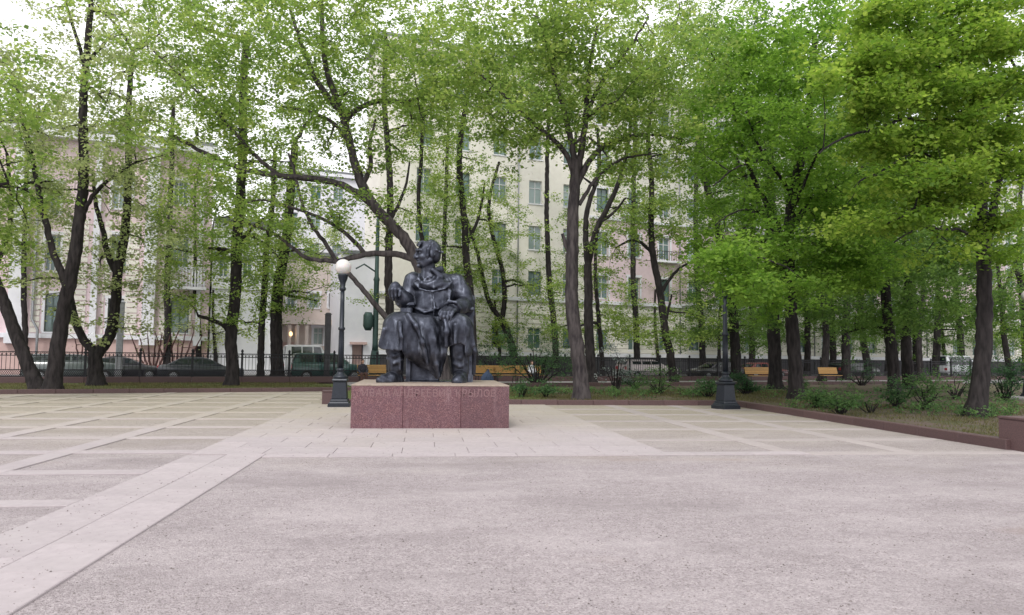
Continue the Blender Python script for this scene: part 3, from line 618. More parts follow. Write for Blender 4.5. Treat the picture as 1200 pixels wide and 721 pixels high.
# ------------------------------------------------------------------ fence along the street
S0, S1 = PS(-40, 430, 0)[0], PS(1260, 430, 0)[0]
fw_ = bpy.data.objects.new('fence_base_wall', None); link(fw_); fw_['kind'] = 'structure'
npan = int((S1-S0)/2.5); SE = S0+npan*2.5
bs = MB().box(-1.243, 1.243, -.2, .2, 0, .34).mesh('base_stone', M['kerb'], .015)
for i in range(npan):
    v = SW(S0+2.5*i+1.25, 0, .02); obj('base_stone', bs, None, fw_, v, SA)
fence = thing('iron_fence', 'long black cast iron railing with latticed foot on a granite base along the street', 'fence', SW(S0, 0, 0), SA)
post = MB().box(-.055, .055, -.055, .055, .36, 1.66).box(-.075, .075, -.075, .075, .36, .52).box(-.075, .075, -.075, .075, 1.56, 1.64)
post.lathe([(.03, 1.66), (.065, 1.71), (.075, 1.76), (.05, 1.82), (.02, 1.86)], 10); post = post.mesh('post', M['iron'])
railm = MB().box(0, 2.5, -.022, .022, -.022, .022).mesh('rail', M['iron']); bar = MB().box(-.011, .011, -.011, .011, .74, 1.60).mesh('baluster', M['iron'])
lat = MB(); nb = 14; sp_ = 2.5/nb
for i in range(nb*2):
    for sgn in (1, -1):
        x = i*sp_/2; x0, x1 = (x, x+sp_/2) if sgn == 1 else (x+sp_/2, x)
        for za, zb in ((.42, .56), (.56, .70)):
            q0, q1 = (x0, x1) if za < .5 else (x1, x0)
            lat.tube([(q0, 0, za), (q1, 0, zb)], .011, 4, False)
latm = lat.mesh('lattice', M['iron'])
ring = MB()
for i in range(nb):
    cx = (i+.5)*sp_; ring.tube([(cx-sp_/2+.012, 0, 1.43), (cx-sp_/2+.03, 0, 1.52), (cx, 0, 1.565), (cx+sp_/2-.03, 0, 1.52), (cx+sp_/2-.012, 0, 1.43)], .009, 4, False)
ringm = ring.mesh('arch_row', M['iron']); nbar = 0
for i in range(npan):
    x = 2.5*i; obj('post', post, None, fence, (x, 0, 0))
    for z in (.40, .72, 1.42, 1.60): obj('rail', railm, None, fence, (x, 0, z))
    tag(obj('lattice', latm, None, fence, (x, 0, 0)), kind='stuff'); tag(obj('arch_row', ringm, None, fence, (x, 0, 0)), kind='stuff')
vb = []
allx = [(2.5*i+(j+.0)*sp_) for i in range(npan) for j in range(1, nb)]
near = set(round(x, 3) for x in allx[:300])
rest = MB()
for x in allx:
    if round(x, 3) in near: obj('baluster', bar, None, fence, (x, 0, 0))
    else: rest.box(x-.011, x+.011, -.011, .011, .74, 1.60)
if rest.v: tag(rest.build('far_balusters', M['iron'], fence), kind='stuff')
# ------------------------------------------------------------------ buildings
def wall(s0, s1, z0, z1, holes, o, mat, parent, name='wall', depth=.28):
    """facade with real openings, in street coordinates"""
    us = sorted({s0, s1} | {h_[0] for h_ in holes} | {h_[1] for h_ in holes}); zs = sorted({z0, z1} | {h_[2] for h_ in holes} | {h_[3] for h_ in holes}); m_ = MB()
    for a, b_ in zip(us[:-1], us[1:]):
        for c_, d in zip(zs[:-1], zs[1:]):
            mu, mz = (a+b_)/2, (c_+d)/2
            if any(h_[0] < mu < h_[1] and h_[2] < mz < h_[3] for h_ in holes): continue
            m_.add([(a, o, c_), (b_, o, c_), (b_, o, d), (a, o, d)], [(0, 1, 2, 3)])
    for a, b_, c_, d in holes:
        p = [(a, c_), (b_, c_), (b_, d), (a, d)]
        for i in range(4):
            (x0, y0), (x1, y1) = p[i], p[(i+1) % 4]; m_.add([(x0, o, y0), (x1, o, y1), (x1, o+depth, y1), (x0, o+depth, y0)], [(0, 1, 2, 3)])
    me = bpy.data.meshes.new(name); me.from_pydata(m_.v, [], m_.f); return obj(name, me, M[mat], parent)
wcache = {}
def window(parent, a, b_, c_, d, o, fm='frame', surround=None, mull=(1, 1), sill=True):
    wd, hh = round(b_-a, 2), round(d-c_, 2); k = (wd, hh, fm, mull)
    if k not in wcache:
        f_ = MB(); t_ = .07
        for x0, x1, z0, z1 in ((0, t_, 0, hh), (wd-t_, wd, 0, hh), (t_, wd-t_, 0, t_), (t_, wd-t_, hh-t_, hh)): f_.box(x0, x1, 0, .08, z0, z1)
        for i in range(mull[0]): x = wd*(i+1)/(mull[0]+1); f_.box(x-.035, x+.035, .002, .078, t_, hh-t_)
        for i in range(mull[1]):
            z = hh*.68 if mull[1] == 1 else hh*(i+1)/(mull[1]+1); f_.box(t_, wd-t_, .004, .074, z-.03, z+.03)
        g_ = MB().add([(0, .05, 0), (wd, .05, 0), (wd, .05, hh), (0, .05, hh)], [(0, 1, 2, 3)]); wcache[k] = (f_.mesh('window_frame', M[fm]), g_.mesh('pane', M['glass']))
    w_ = obj('window', wcache[k][0], None, parent, (a, o+.16, c_)); obj('pane', wcache[k][1], None, w_)
    if sill: obj('sill', MB().box(-.1, wd+.1, -.24, .0, -.09, -.002).mesh('sill', M['white']), None, w_)
    if surround:
        e = .16; s_ = MB()
        for x0, x1, z0, z1 in ((-e, 0, 0, hh), (wd, wd+e, 0, hh), (-e-.06, wd+e+.06, hh, hh+.22)): s_.box(x0, x1, -.21, -.155, z0, z1)
        obj('surround', s_.mesh('surround', M[surround]), None, w_)
    return w_
def bldg(name, label): return thing(name, label, 'building', SO, SA)
def Bx(root, name, mat, s0, s1, o0, o1, z0, z1, bevel=0): return MB().box(s0, s1, o0, o1, z0, z1).build(name, M[mat], root, bevel=bevel)
def pw(x0, y0, x1, y1, o):                       # a rectangle seen in the photo -> along/up on the plane at offset o
    s0, za = PS(x0, y1, o); s1, zb = PS(x1, y0, o); xm = (x0+x1)/2; return s0, s1, PS(xm, y1, o)[1], PS(xm, y0, o)[1]
# --- E: big cream block
FO = 14.0
E_ = bldg('apartment_building', 'tall cream apartment block with banded ground floor and dark basement behind the trees')
e0 = PS(441, 400, FO)[0]; e1 = PS(1290, 400, FO)[0]; sa = PS(585, 300, FO)[0]; sb = PS(627, 300, FO)[0]; step = sb-sa
zr = [pw(618, a, 636, b_, FO)[2:] for a, b_ in ((384, 409), (318, 346), (265, 293), (212, 239), (159, 187), (106, 134))]
zb = PS(627, 415, FO)[1]; zl = PS(627, 351, FO)[1]; ztop = PS(627, 78, FO)[1]
kmin = int((e0-sa)/step); wins = []; ww = 1.25
k = -3; xs_ = []
while sa+k*step-.9 < e0: k += 1
while sa+k*step+1 < e1: xs_.append(sa+k*step); k += 1
sp0 = PS(690, 400, FO)[0]
ho = [(x-ww/2, x+ww/2, z0, z1) for x in xs_ for z0, z1 in zr if not (x > sp0+4 and z1 < zr[1][0] and False)]
lowz = zl; pink_lo, pink_hi = zl, zr[3][0]-.8
wall(e0, e1, .95, zl, [h_ for h_ in ho if h_[3] < zl], FO, 'cream', E_)
wall(e0, sp0, zl, ztop, [h_ for h_ in ho if h_[2] > zl and h_[1] < sp0+.3], FO, 'cream', E_)
wall(sp0, e1, zl, pink_hi, [h_ for h_ in ho if h_[2] > zl and h_[3] < pink_hi and h_[1] > sp0+.3], FO, 'pinkw', E_)
wall(sp0, e1, pink_hi, ztop, [h_ for h_ in ho if h_[2] > pink_hi-.3 and h_[1] > sp0+.3], FO, 'cream', E_)
for i, x in enumerate(xs_):
    for j, (z0, z1) in enumerate(zr):
        window(E_, x-ww/2, x+ww/2, z0, z1, FO, 'frame' if (i*7+j*3) % 4 else 'green_frame', 'white' if j and x > sp0 else None, (1, 1))
        if x > sp0 and 0 < j < 4 and (i+j) % 4 == 1:           # curved balcony
            b2 = MB().box(x-1.5, x+1.5, FO-.75, FO-.005, z0-.35, z0-.18); b2.build('balcony', M['white'], E_)
            rl = MB()
            for t_ in range(16): rl.box(x-1.45+t_*.19, x-1.42+t_*.19, FO-.73, FO-.70, z0-.18, z0+.65)
            rl.box(x-1.5, x+1.5, FO-.74, FO-.69, z0+.65, z0+.70); tag(rl.build('balcony_railing', M['iron'], E_), kind='stuff')
Bx(E_, 'core', 'dark', e0+.1, e1-.1, FO+.5, FO+5, .3, ztop-.1); Bx(E_, 'side_wall', 'cream', e0-.01, e0+.09, FO+.005, FO+5, .1, ztop)
Bx(E_, 'ledge', 'white', e0-.1, e1, FO-.28, FO-.003, zl-.18, zl+.12); Bx(E_, 'plinth_band', 'white', e0-.05, e1, FO-.22, FO-.003, zb-.18, zb+.14)
Bx(E_, 'ledge', 'white', sp0, e1, FO-.2, FO-.003, pink_hi, pink_hi+.25); Bx(E_, 'cornice', 'cream', e0-.4, e1, FO-.6, FO-.003, ztop-.5, ztop); Bx(E_, 'roof', 'roof', e0-.3, e1, FO-.5, FO+5, ztop+.003, ztop+.4)
nb_ = int((e1-e0)/1.6)
for i in range(nb_):
    a = e0+i*1.6; Bx(E_, 'basement_panel', 'darkbase', a+.015, a+1.585, FO-.12, FO+.1, .1, zb-.185)
z = zb+.16; r_i = 0; band_cache = {}
while z+.34 < zl-.2:
    edges = [e0]+[v for x in xs_ for v in (x-ww/2, x+ww/2)]+[e1] if zr[0][0] < z+.2 < zr[0][1]+.1 else [e0]+[v for x in xs_[::3] for v in (x-ww/2-.6, x-ww/2-.6)]+[e1]
    for a, b_ in list(zip(edges[::2], edges[1::2])):
        if b_-a > .2:
            kk = round(b_-a, 2)
            if kk not in band_cache: band_cache[kk] = MB().box(.0, b_-a, -.075, -.003, .0, .33).mesh('stone_course', M['cream'], .02)
            obj('stone_course', band_cache[kk], None, E_, (a+.003, FO, z+.03))
    z += .40
for x in xs_[2::5]:
    MB().tube([(x+step/2, FO-.14, .1), (x+step/2, FO-.14, ztop-.6)], .06, 8).build('drainpipe', M['steel'], E_)
# --- A: pink house on the left
A_ = bldg('pink_house', 'pink and white stucco house with pilasters and balustrade behind the left part of the railing')
a0_ = PS(-140, 400, FO)[0]; a1_ = PS(243, 400, FO)[0]; AW = [pw(*r_, FO) for r_ in ((51, 345, 71, 389), (199, 350, 222, 390), (125, 350, 146, 389), (-30, 345, -8, 389), (131, 206, 156, 245), (203, 212, 221, 240), (52, 214, 72, 250), (-30, 214, -8, 250), (52, 275, 72, 318), (127, 275, 150, 318), (199, 278, 222, 316), (-30, 275, -8, 318))]
zp = PS(100, 395, FO)[1]; ztA = PS(100, 158, FO)[1]
wall(a0_, a1_, .1, zp, [], FO, 'peach', A_, 'plinth_wall'); wall(a0_, a1_, zp, ztA, AW, FO, 'pinkw', A_)
for i, h_ in enumerate(AW): window(A_, *h_, FO, 'green_frame' if i < 4 else 'frame', 'white', (1, 1) if i < 4 else (2, 1))
Bx(A_, 'string_course', 'white', a0_, a1_, FO-.22, FO-.003, zp-.12, zp+.18); Bx(A_, 'core', 'dark', a0_, a1_-.1, FO+.5, FO+5, .1, ztA-.1); Bx(A_, 'side_wall', 'pinkw', a1_-.09, a1_+.01, FO+.005, FO+5, .1, ztA)
for x0, x1 in ((8, 38), (104, 121), (165, 188), (228, 241), (-70, -45)):
    s0, s1, _, _ = pw(x0, 200, x1, 395, FO); Bx(A_, 'pilaster', 'white', s0, s1, FO-.38, FO-.003, zp+.18, ztA-.9); Bx(A_, 'pilaster_base', 'white', s0-.1, s1+.1, FO-.46, FO-.003, zp-.5, zp+.175); Bx(A_, 'capital', 'white', s0-.12, s1+.12, FO-.45, FO-.003, ztA-.895, ztA-.5)
Bx(A_, 'cornice', 'white', a0_, a1_+.3, FO-.7, FO+.3, ztA-.5, ztA); Bx(A_, 'roof', 'roof', a0_, a1_+.2, FO-.5, FO+5, ztA+.003, ztA+.35)
g0, g1, _, _ = pw(122, 200, 166, 300, FO); zg = PS(145, 138, FO)[1]
MB().prism([(g0, ztA+.35), (g1, ztA+.35), (g1, zg-.8), ((g0+g1)/2, zg), (g0, zg-.8)], FO-.1, FO+.6).build('attic_gable', M['white'], A_)
for d in (-.35, .12): Bx(A_, 'attic_slot', 'dark', (g0+g1)/2+d, (g0+g1)/2+d+.23, FO-.14, FO-.103, zg-1.9, zg-1.0)
z = zp+.25; ci = 0
while z < pw(50, 255, 60, 300, FO)[3]:
    for x0, x1 in ((39, 50), (73, 103), (122, 130) if z > AW[0][3] else (122, 124), (148, 163), (190, 197), (224, 227)):
        s0, _, _, _ = pw(x0, 300, x0+1, 301, FO); s1, _, _, _ = pw(x1, 300, x1+1, 301, FO); Bx(A_, 'stone_course', 'cream', s0, s1, FO-.06, FO-.004, z, z+.30); ci += 1
    z += .37
s0, s1, za, zt_ = pw(194, 315, 242, 337, FO); Bx(A_, 'balcony', 'white', s0, s1, FO-1.0, FO-.395, za-.2, za)
n_ = 13
for i in range(n_): MB().lathe([(.05, 0), (.09, .2), (.05, .45), (.06, (zt_-za)-.12)], 8, (s0+.15+(s1-s0-.3)*i/(n_-1), FO-.9, za)).build('balustrade_post', M['white'], A_)
Bx(A_, 'balustrade_rail', 'white', s0, s1, FO-1.0, FO-.8, zt_-.12, zt_+.02)
sdn = PS(42, 300, FO)[0]; MB().tube([(sdn, FO-.2, ztA-.6), (sdn, FO-.2, zp+1.1), (sdn+.4, FO-.55, zp+.4), (sdn+.4, FO-.55, .2)], .08, 8).build('drainpipe', M['steel'], A_)
# --- B: white block, C: beige entrance house, D: white wall with doorway
B_ = bldg('white_house', 'plain white two storey wall of a house between the pink house and the beige entrance')
b0, b1, _, _ = pw(244, 300, 331, 440, FO); zB = PS(290, 262, FO)[1]; BW = [pw(*r_, FO) for r_ in ((256, 300, 268, 325), (284, 300, 296, 325), (312, 300, 322, 325))]
wall(b0, b1, .1, zB, BW, FO, 'white', B_)
for h_ in BW: window(B_, *h_, FO, 'frame')
Bx(B_, 'core', 'dark', b0, b1-.1, FO+.5, FO+9, .1, zB-.1); Bx(B_, 'side_wall', 'white', b1-.09, b1+.01, FO+.005, FO+9, .1, zB); Bx(B_, 'roof', 'roof', b0, b1+.2, FO-.3, FO+9, zB+.003, zB+.3)
Bx(B_, 'ledge', 'white', b0, b1, FO-.15, FO-.003, PS(290, 340, FO)[1], PS(290, 336, FO)[1])
CO = FO+5; C_ = bldg('entrance_house', 'beige house with a columned entrance and small windows set back behind the green car')
c0_, c1_, _, _ = pw(326, 300, 402, 440, CO); zC = PS(365, 300, CO)[1]; CW = [pw(*r_, CO) for r_ in ((367, 384, 379, 404), (362, 344, 374, 361), (336, 344, 346, 361), (385, 344, 394, 361))]
wall(c0_, c1_, .1, zC, CW, CO, 'beige', C_)
for h_ in CW: window(C_, *h_, CO, 'frame', 'white')
Bx(C_, 'core', 'dark', c0_, c1_, CO+.5, CO+8, .1, zC-.1); Bx(C_, 'roof', 'roof', c0_, c1_, CO-.4, CO+8, zC, zC+.3)
s0, s1, za, zt_ = pw(334, 375, 395, 381, CO); Bx(C_, 'cornice', 'beige', s0-.5, s1, CO-1.2, CO-.003, za, zt_)
for px in (337, 346, 357): MB().lathe([(.2, .1), (.17, .4), (.16, za-.3), (.22, za-.01)], 12, (PS(px, 400, CO)[0], CO-.9, 0)).build('column', M['beige'], C_)
s0, s1, za, zt_ = pw(330, 384, 335, 440, CO); Bx(C_, 'door', 'peach', s0, s0+1.2, CO-.06, CO-.003, .12, 2.6)
ls, lz = PS(341, 391, CO-1.2); MB().lathe([(.05, -.1), (.12, 0), (.12, .15), (.05, .25)], 10, (ls, CO-1.15, lz-.1)).build('lamp_shade', M['warmlamp'], C_)
D_ = bldg('white_annex', 'bare white wall with a small red doorway beside the cream block')
d0, d1, _, _ = pw(398, 300, 441, 440, FO); zD = PS(420, 298, FO)[1]; dw = pw(412, 404, 426, 436, FO)
wall(d0, d1-.02, .1, zD, [(dw[0], dw[1], .12, dw[3])], FO, 'white', D_); Bx(D_, 'core', 'dark', d0+.1, d1-.05, FO+1.2, FO+9, .1, zD-.1); Bx(D_, 'side_wall', 'white', d0-.01, d0+.09, FO+.005, FO+9, .1, zD)
Bx(D_, 'door', 'peach', dw[0]+.003, dw[1]-.003, FO+.6, FO+.7, .12, dw[3]-.003); Bx(D_, 'roof', 'roof', d0, d1-.02, FO-.2, FO+9, zD+.003, zD+.25); Bx(D_, 'door_hood', 'peach', dw[0]-.2, dw[1]+.2, FO-.4, FO-.003, dw[3]+.003, dw[3]+.2)
F_ = bldg('far_building', 'very pale distant block showing between the branches left of the statue')
f0, f1, _, _ = pw(318, 300, 447, 440, 45); zF = PS(400, 205, 45)[1]; FW = [(f0+1.2+i*2.6, f0+2.4+i*2.6, zF-3.2-j*3.4, zF-1.6-j*3.4) for i in range(int((f1-f0-2)/2.6)) for j in range(3)]
wall(f0, f1, .1, zF, FW, 45, 'white', F_)
for h_ in FW: window(F_, *h_, 45, 'frame')
Bx(F_, 'core', 'dark', f0+.1, f1-.1, 45.5, 52, .1, zF-.1); Bx(F_, 'cornice', 'white', f0-.2, f1+.2, 44.6, 44.997, zF-.4, zF); Bx(F_, 'roof', 'roof', f0-.2, f1+.2, 44.7, 52, zF+.003, zF+.3); Bx(F_, 'side_wall', 'white', f0-.05, f0+.09, 45.005, 52, .1, zF)
# green street lamp behind the railing, brown post, sign post
gp = SW(PS(439, 430, 1.2)[0], 1.2, .1); gl = thing('tall_lamp_post', 'tall grey-green cast iron street lamp post standing beside the statue knee', 'street lamp', gp, SA)
MB().frustum(.8, .8, .66, .66, 0, .35).frustum(.6, .6, .5, .5, .35, 1.35).frustum(.62, .62, .5, .5, 1.35, 1.45).frustum(.45, .45, .36, .36, 1.45, 1.8).build('base_box', M['verdigris'], gl, bevel=.02)
MB().lathe([(.2, 1.8), (.17, 2.2), (.16, 6), (.2, 6.1), (.13, 6.3), (.11, 9.5), (.05, 10.2)], 14).build('pole', M['verdigris'], gl)
MB().tube([(-.1, 0, 6.6), (-.8, -.1, 7.0), (-1.3, -.1, 6.7)], .05, 6).build('bracket', M['verdigris'], gl)
MB().lathe([(.18, 0), (.3, .25), (.3, .9), (.2, 1.1)], 10, (-.48, -.1, 3.0)).build('bin_box', M['verdigris'], gl)
for px, h_, lb, mt in ((383, 3.9, 'square brown post standing in front of the small beige entrance windows', 'darkbase'), (139, 4.2, 'slim grey post behind the railing between forked tree and bare shrub', 'steel')):
    s_, _ = PS(px, 430, 1.6); pt = thing('signpost', lb, 'post', SW(s_, 1.6, .1), SA); MB().box(-.16, .16, -.16, .16, 0, h_).build('shaft', M[mt], pt, bevel=.02); MB().frustum(.4, .4, .2, .2, h_, h_+.12).build('cap', M[mt], pt)
# ------------------------------------------------------------------ parked cars
def car(name, label, px, o, length, col, roof, kind, flip=False, cat='car'):
    s_, _ = PS(px, 430, o); t_ = thing(name, label, cat, SW(s_, o, 0), SA+(pi if flip else 0), 'cars parked behind the railing'); l = length/2; W_ = .88; pc = paint(name+'_paint', col)
    if kind == 'suv': low = [(-l, .42), (-l, 1.02), (-l+.08, 1.12), (l-1.25, 1.08), (l-.15, .98), (l, .75), (l, .40), (l-.2, .30), (-l+.1, .30)]; cab = [(-l+.05, 1.10), (-l+.22, roof-.06), (-l+.5, roof), (l-2.15, roof), (l-1.8, roof-.08), (l-1.15, 1.06)]
    elif kind == 'van': low = [(-l, .4), (-l, 1.25), (l-.9, 1.15), (l-.1, .98), (l, .7), (l, .38), (-l+.1, .3)]; cab = [(-l+.02, 1.24), (-l+.12, roof-.06), (-l+.3, roof), (l-1.75, roof), (l-1.45, roof-.07), (l-.85, 1.13)]
    else: low = [(-l, .45), (-l+.03, .88), (-l+.15, .95), (-l+.9, .97), (l-1.3, .93), (l-.2, .78), (l, .6), (l, .38), (l-.15, .26), (-l+.1, .26)]; cab = [(-l+.45, .95), (-l+1.15, roof-.05), (-l+1.5, roof), (l-2.3, roof), (l-1.95, roof-.06), (l-1.1, .92)]
    bm = MB().prism(low, -W_, W_).mesh('body', pc, .07); bm.polygons.foreach_set('use_smooth', [True]*len(bm.polygons)); obj('body', bm, None, t_)
    n_ = len(cab); mid = 1.0; cz = cab[0][1]; vs = []
    for sgn in (-1, 1):
        for x, z in cab: vs.append((x, sgn*(W_-.03-(z-cz)*.30), z-.01))
    cm = MB().add(vs, [tuple(range(n_)), tuple(range(2*n_-1, n_-1, -1))]+[(i, i+n_, (i+1) % n_+n_, (i+1) % n_) for i in range(n_)]).mesh('cabin', pc, .03); obj('cabin', cm, None, t_)
    xa, xb = cab[1][0]+.05, cab[-2][0]; z0, z1 = cz+.06, roof-.13
    divs = np.linspace(cab[0][0]+.38, cab[-1][0]-.42, 4)
    for sgn in (-1, 1):
        for a, b_ in zip(divs[:-1], divs[1:]):
            def xx(x, z): return min(max(x, cab[0][0]+.12+(z-cz)*(cab[1][0]-cab[0][0])/(roof-cz)), cab[-1][0]-.12-(z-cz)*(cab[-1][0]-cab[-2][0])/(roof-cz))
            vs = [(xx(a+.04, z0), sgn*(W_-.03-(z0-cz)*.30+.012), z0), (xx(b_-.04, z0), sgn*(W_-.03-(z0-cz)*.30+.012), z0), (xx(b_-.04, z1), sgn*(W_-.03-(z1-cz)*.30+.012), z1), (xx(a+.04, z1), sgn*(W_-.03-(z1-cz)*.30+.012), z1)]
            MB().add(vs, [(0, 1, 2, 3)]).build('side_window', M['carglass'], t_)
    for (xA, zA), (xB, zB), nm, sg in ((cab[0], cab[1], 'rear_window', -1), (cab[-1], cab[-2], 'windscreen', 1)):
        vs = [(xA+.04*sg, -.66, zA+.07), (xA+.04*sg, .66, zA+.07), (xB+.035*sg, .58, zB-.05), (xB+.035*sg, -.58, zB-.05)]; MB().add(vs, [(0, 1, 2, 3)]).build(nm, M['carglass'], t_)
    for x in (-l+.85, l-.85):
        for sgn in (-1, 1):
            wh = MB(); wh.v = []; R9 = Matrix.Translation((x, sgn*(W_-.08), .33))@Matrix.Rotation(pi/2, 4, 'X')
            w_ = MB().lathe([(.24, -.11), (.33, -.10), (.335, 0), (.33, .10), (.24, .11)], 20); w_.v = [tuple(R9@Vector(v)) for v in w_.v]; wo_ = w_.build('wheel', M['rubber'], t_)
            w2 = MB().lathe([(.19, -.125), (.21, -.12), (.21, .12), (.19, .125)], 12); w2.v = [tuple(R9@Vector(v)) for v in w2.v]; w2.build('rim', M['steel'], wo_)
    for sgn in (-1, 1):
        MB().box(-l-.015, -l+.1, sgn*.62-.14, sgn*.62+.14, .78, 1.0 if kind != 'sedan' else .9).build('tail_light', M['taillight'], t_, bevel=.01)
        MB().box(l-.18, l-.02, sgn*.6-.16, sgn*.6+.16, .62, .76).build('headlight', M['steel'], t_, bevel=.02)
    MB().box(-l-.03, -l+.05, -.8, .8, .36, .52).build('bumper', M['rubber'], t_, bevel=.02)
    MB().box(-.9, .3, -.03, .03, 0, 0.02).v and None
    return t_
car('parked_car', 'grey station wagon parked behind the railing, between the leaning trees', 88, 3.6, 4.7, (.10, .12, .12), 1.5, 'suv')
car('parked_car', 'black low sedan behind the railing at the foot of the shrub without many leaves', 146, 5.2, 4.4, (.04, .04, .05), 1.38, 'sedan')
car('parked_car', 'black sedan with curved roof behind the railing, left of the thick straight trunk', 236, 3.6, 4.6, (.035, .04, .05), 1.40, 'sedan')
car('parked_car', 'dark green off-road car with red tail light behind the railing near the left lamp', 385, 3.6, 4.6, (.03, .085, .08), 1.72, 'suv')
car('white_van', 'white van showing only its roof above the dark green car', 366, 7.5, 3.8, (.7, .7, .72), 2.25, 'van', cat='van')
car('parked_car', 'pale pinkish silver car behind the railing right of the big double trunk', 758, 3.6, 4.5, (.72, .62, .66), 1.5, 'suv')
car('parked_car', 'dark car with sloping bonnet behind the railing just left of the right lamp', 838, 4.0, 4.4, (.02, .018, .024), 1.42, 'sedan', True)
car('parked_car', 'dull red car half hidden behind the orange bench right of the lamp', 892, 4.0, 4.4, (.16, .03, .03), 1.38, 'sedan')
car('parked_car', 'black car in shade behind the railing between the dark right-hand trunks', 1000, 4.0, 4.5, (.012, .012, .015), 1.45, 'suv')
car('white_van', 'white delivery van behind the railing left of the big right-hand trunk', 1122, 5.0, 5.0, (.7, .72, .76), 2.2, 'van', cat='van')
# ------------------------------------------------------------------ benches and people
def bench(label, pxl, pxr, o, src=None):
    s0, _ = PS(pxl, 445, o); s1, _ = PS(pxr, 445, o); return bench_at(label, SW((s0+s1)/2, o, .075), SA, s1-s0)
bcache = {}
def bench_at(label, loc, rz, wd):
    t_ = thing('park_bench', label, 'bench', loc, rz, 'orange wooden benches on the garden path'); wd = max(1.4, min(2.1, wd))
    for i in range(4): MB().box(-wd/2, wd/2, -.36+i*.1, -.27+i*.1, .43, .465).build('seat_slat', M['wood'], t_, bevel=.008)
    for i in range(4):
        z = .56+i*.115; y = .09+i*.03; MB().box(-wd/2, wd/2, y, y+.03, z, z+.107).build('back_slat', M['wood'], t_, bevel=.008)
    for x in (-wd/2+.12, wd/2-.12):
        MB().tube([(x, -.34, 0), (x, -.32, .42), (x, .06, .42), (x, .14, .50), (x, .24, 1.0)], .025, 6).build('leg_frame', M['iron'], t_); MB().tube([(x, .16, 0), (x, .08, .42)], .025, 6).build('leg', M['iron'], t_)
    return t_
bench('orange wooden bench just left of the statue with a person on its end', 419, 453, -3.0)
bench('orange wooden bench right behind the statue chair, left one of the close pair', 559, 579, -2.6)
bench('orange wooden bench behind the right end of the pedestal, right one of the close pair', 582, 601, -2.6)
bench('orange wooden bench to the right of the right lamp beside a thick trunk', 869, 909, -4.5)
bench('small orange wooden bench among the dark trunks further right', 961, 983, -3.5)
def person(label, loc, rz, cj, ct, ch, scale=1.0, cap=None):
    t_ = thing('person', label, 'person', loc, rz); u = .01*scale        # seated, facing -y, units cm
    b_ = SDF((-40, -66, -4), (40, 26, 135), 1.5)
    b_.cap([(0, 2, 48), (0, 0, 78), (0, 0, 96)], [14, 13, 12], 5); b_.ell((0, 0, 94), (19, 9, 8), 4); b_.cap([(0, -1, 98), (0, -3, 110)], [5.5, 5], 2); b_.ell((0, -4, 119), (7.6, 9, 11), 2)
    b_.cap([(0, -12.5, 119), (0, -14.5, 115.5)], [1.2, 1.7], .8); b_.ell((-3, -12.5, 121), (1.8, 1.5, 1.3), .5, sub=True); b_.ell((3, -12.5, 121), (1.8, 1.5, 1.3), .5, sub=True); b_.cap([(-2.5, -12.2, 111.5), (2.5, -12.2, 111.5)], .9, .5)
    for s_ in (-1, 1):
        b_.ell((s_*7.8, -3, 118), (1.2, 2, 3), .5); b_.cap([(s_*18, 0, 94), (s_*23, -6, 70), (s_*15, -28, 56)], [5.5, 4.6, 3.5], 2); b_.ell((s_*14, -33, 54), (4, 5, 2.4), 1)
        for i in range(4): b_.cap([(s_*(11+i*2.1), -36, 54), (s_*(10.5+i*2.1), -42, 52), (s_*(10.5+i*2.1), -44, 49)], [1.1, 1, .9], .3)
        b_.cap([(s_*10, -33, 56), (s_*7, -37, 54)], [1.2, 1], .4)
        b_.cap([(s_*9, 0, 50), (s_*12, -42, 50), (s_*12, -44, 8)], [9, 7, 4.6], 3); b_.cap([(s_*12, -42, 5), (s_*13, -58, 3.5)], [4.6, 3.6], 2)
    obj('body', b_.mesh('body', u, M['skin']), None, t_)
    j = SDF((-40, -40, 38), (40, 26, 112), 1.5); j.cap([(0, 2, 48), (0, 0, 78), (0, 0, 95)], [17, 16, 14], 5); j.ell((0, 0, 94), (22, 11.5, 10), 4)
    for s_ in (-1, 1): j.cap([(s_*18, 0, 94), (s_*23.5, -6, 70), (s_*16.5, -25, 58)], [7.5, 6.8, 5.5], 2)
    j.cap([(-6, -2, 103), (0, -8, 102), (6, -2, 103), (0, 5, 104), (-6, -2, 103)], 2.2, 1); obj('jacket', j.mesh('jacket', u, cj), None, t_)
    l_ = SDF((-30, -60, 2), (30, 20, 66), 1.5); l_.ell((0, 2, 50), (18, 14, 11), 3)
    for s_ in (-1, 1): l_.cap([(s_*9, 0, 50), (s_*12, -42, 51), (s_*12, -44, 12)], [11, 8.8, 7], 3)
    obj('trousers', l_.mesh('trousers', u, ct), None, t_)
    for s_ in (-1, 1):
        s2 = SDF((s_*13-9, -66, -2), (s_*13+9, -30, 14), 1.2); s2.cap([(s_*12, -42, 5), (s_*13, -59, 3.8)], [6, 4.8], 2); s2.cut((0, 0, -1), 0, .5); obj('shoe', s2.mesh('shoe', u, M['rubber']), None, t_)
    h2 = SDF((-14, -18, 100), (14, 14, 138), 1.1); h2.ell((0, -2, 121.5), (8.8, 9.6, 11.2), 1); h2.ell((0, 4, 114), (7.5, 5, 8), 2); h2.ell((0, -13, 116), (6.6, 7, 9.5), 1, sub=True); obj('hair', h2.mesh('hair', u, ch), None, t_)
    if cap: MB().lathe([(.10*scale, 1.20*scale), (.105*scale, 1.26*scale), (.08*scale, 1.33*scale), (.02*scale, 1.345*scale)], 14, (0, -.02*scale, 0)).build('hat', cap, t_)
    return t_
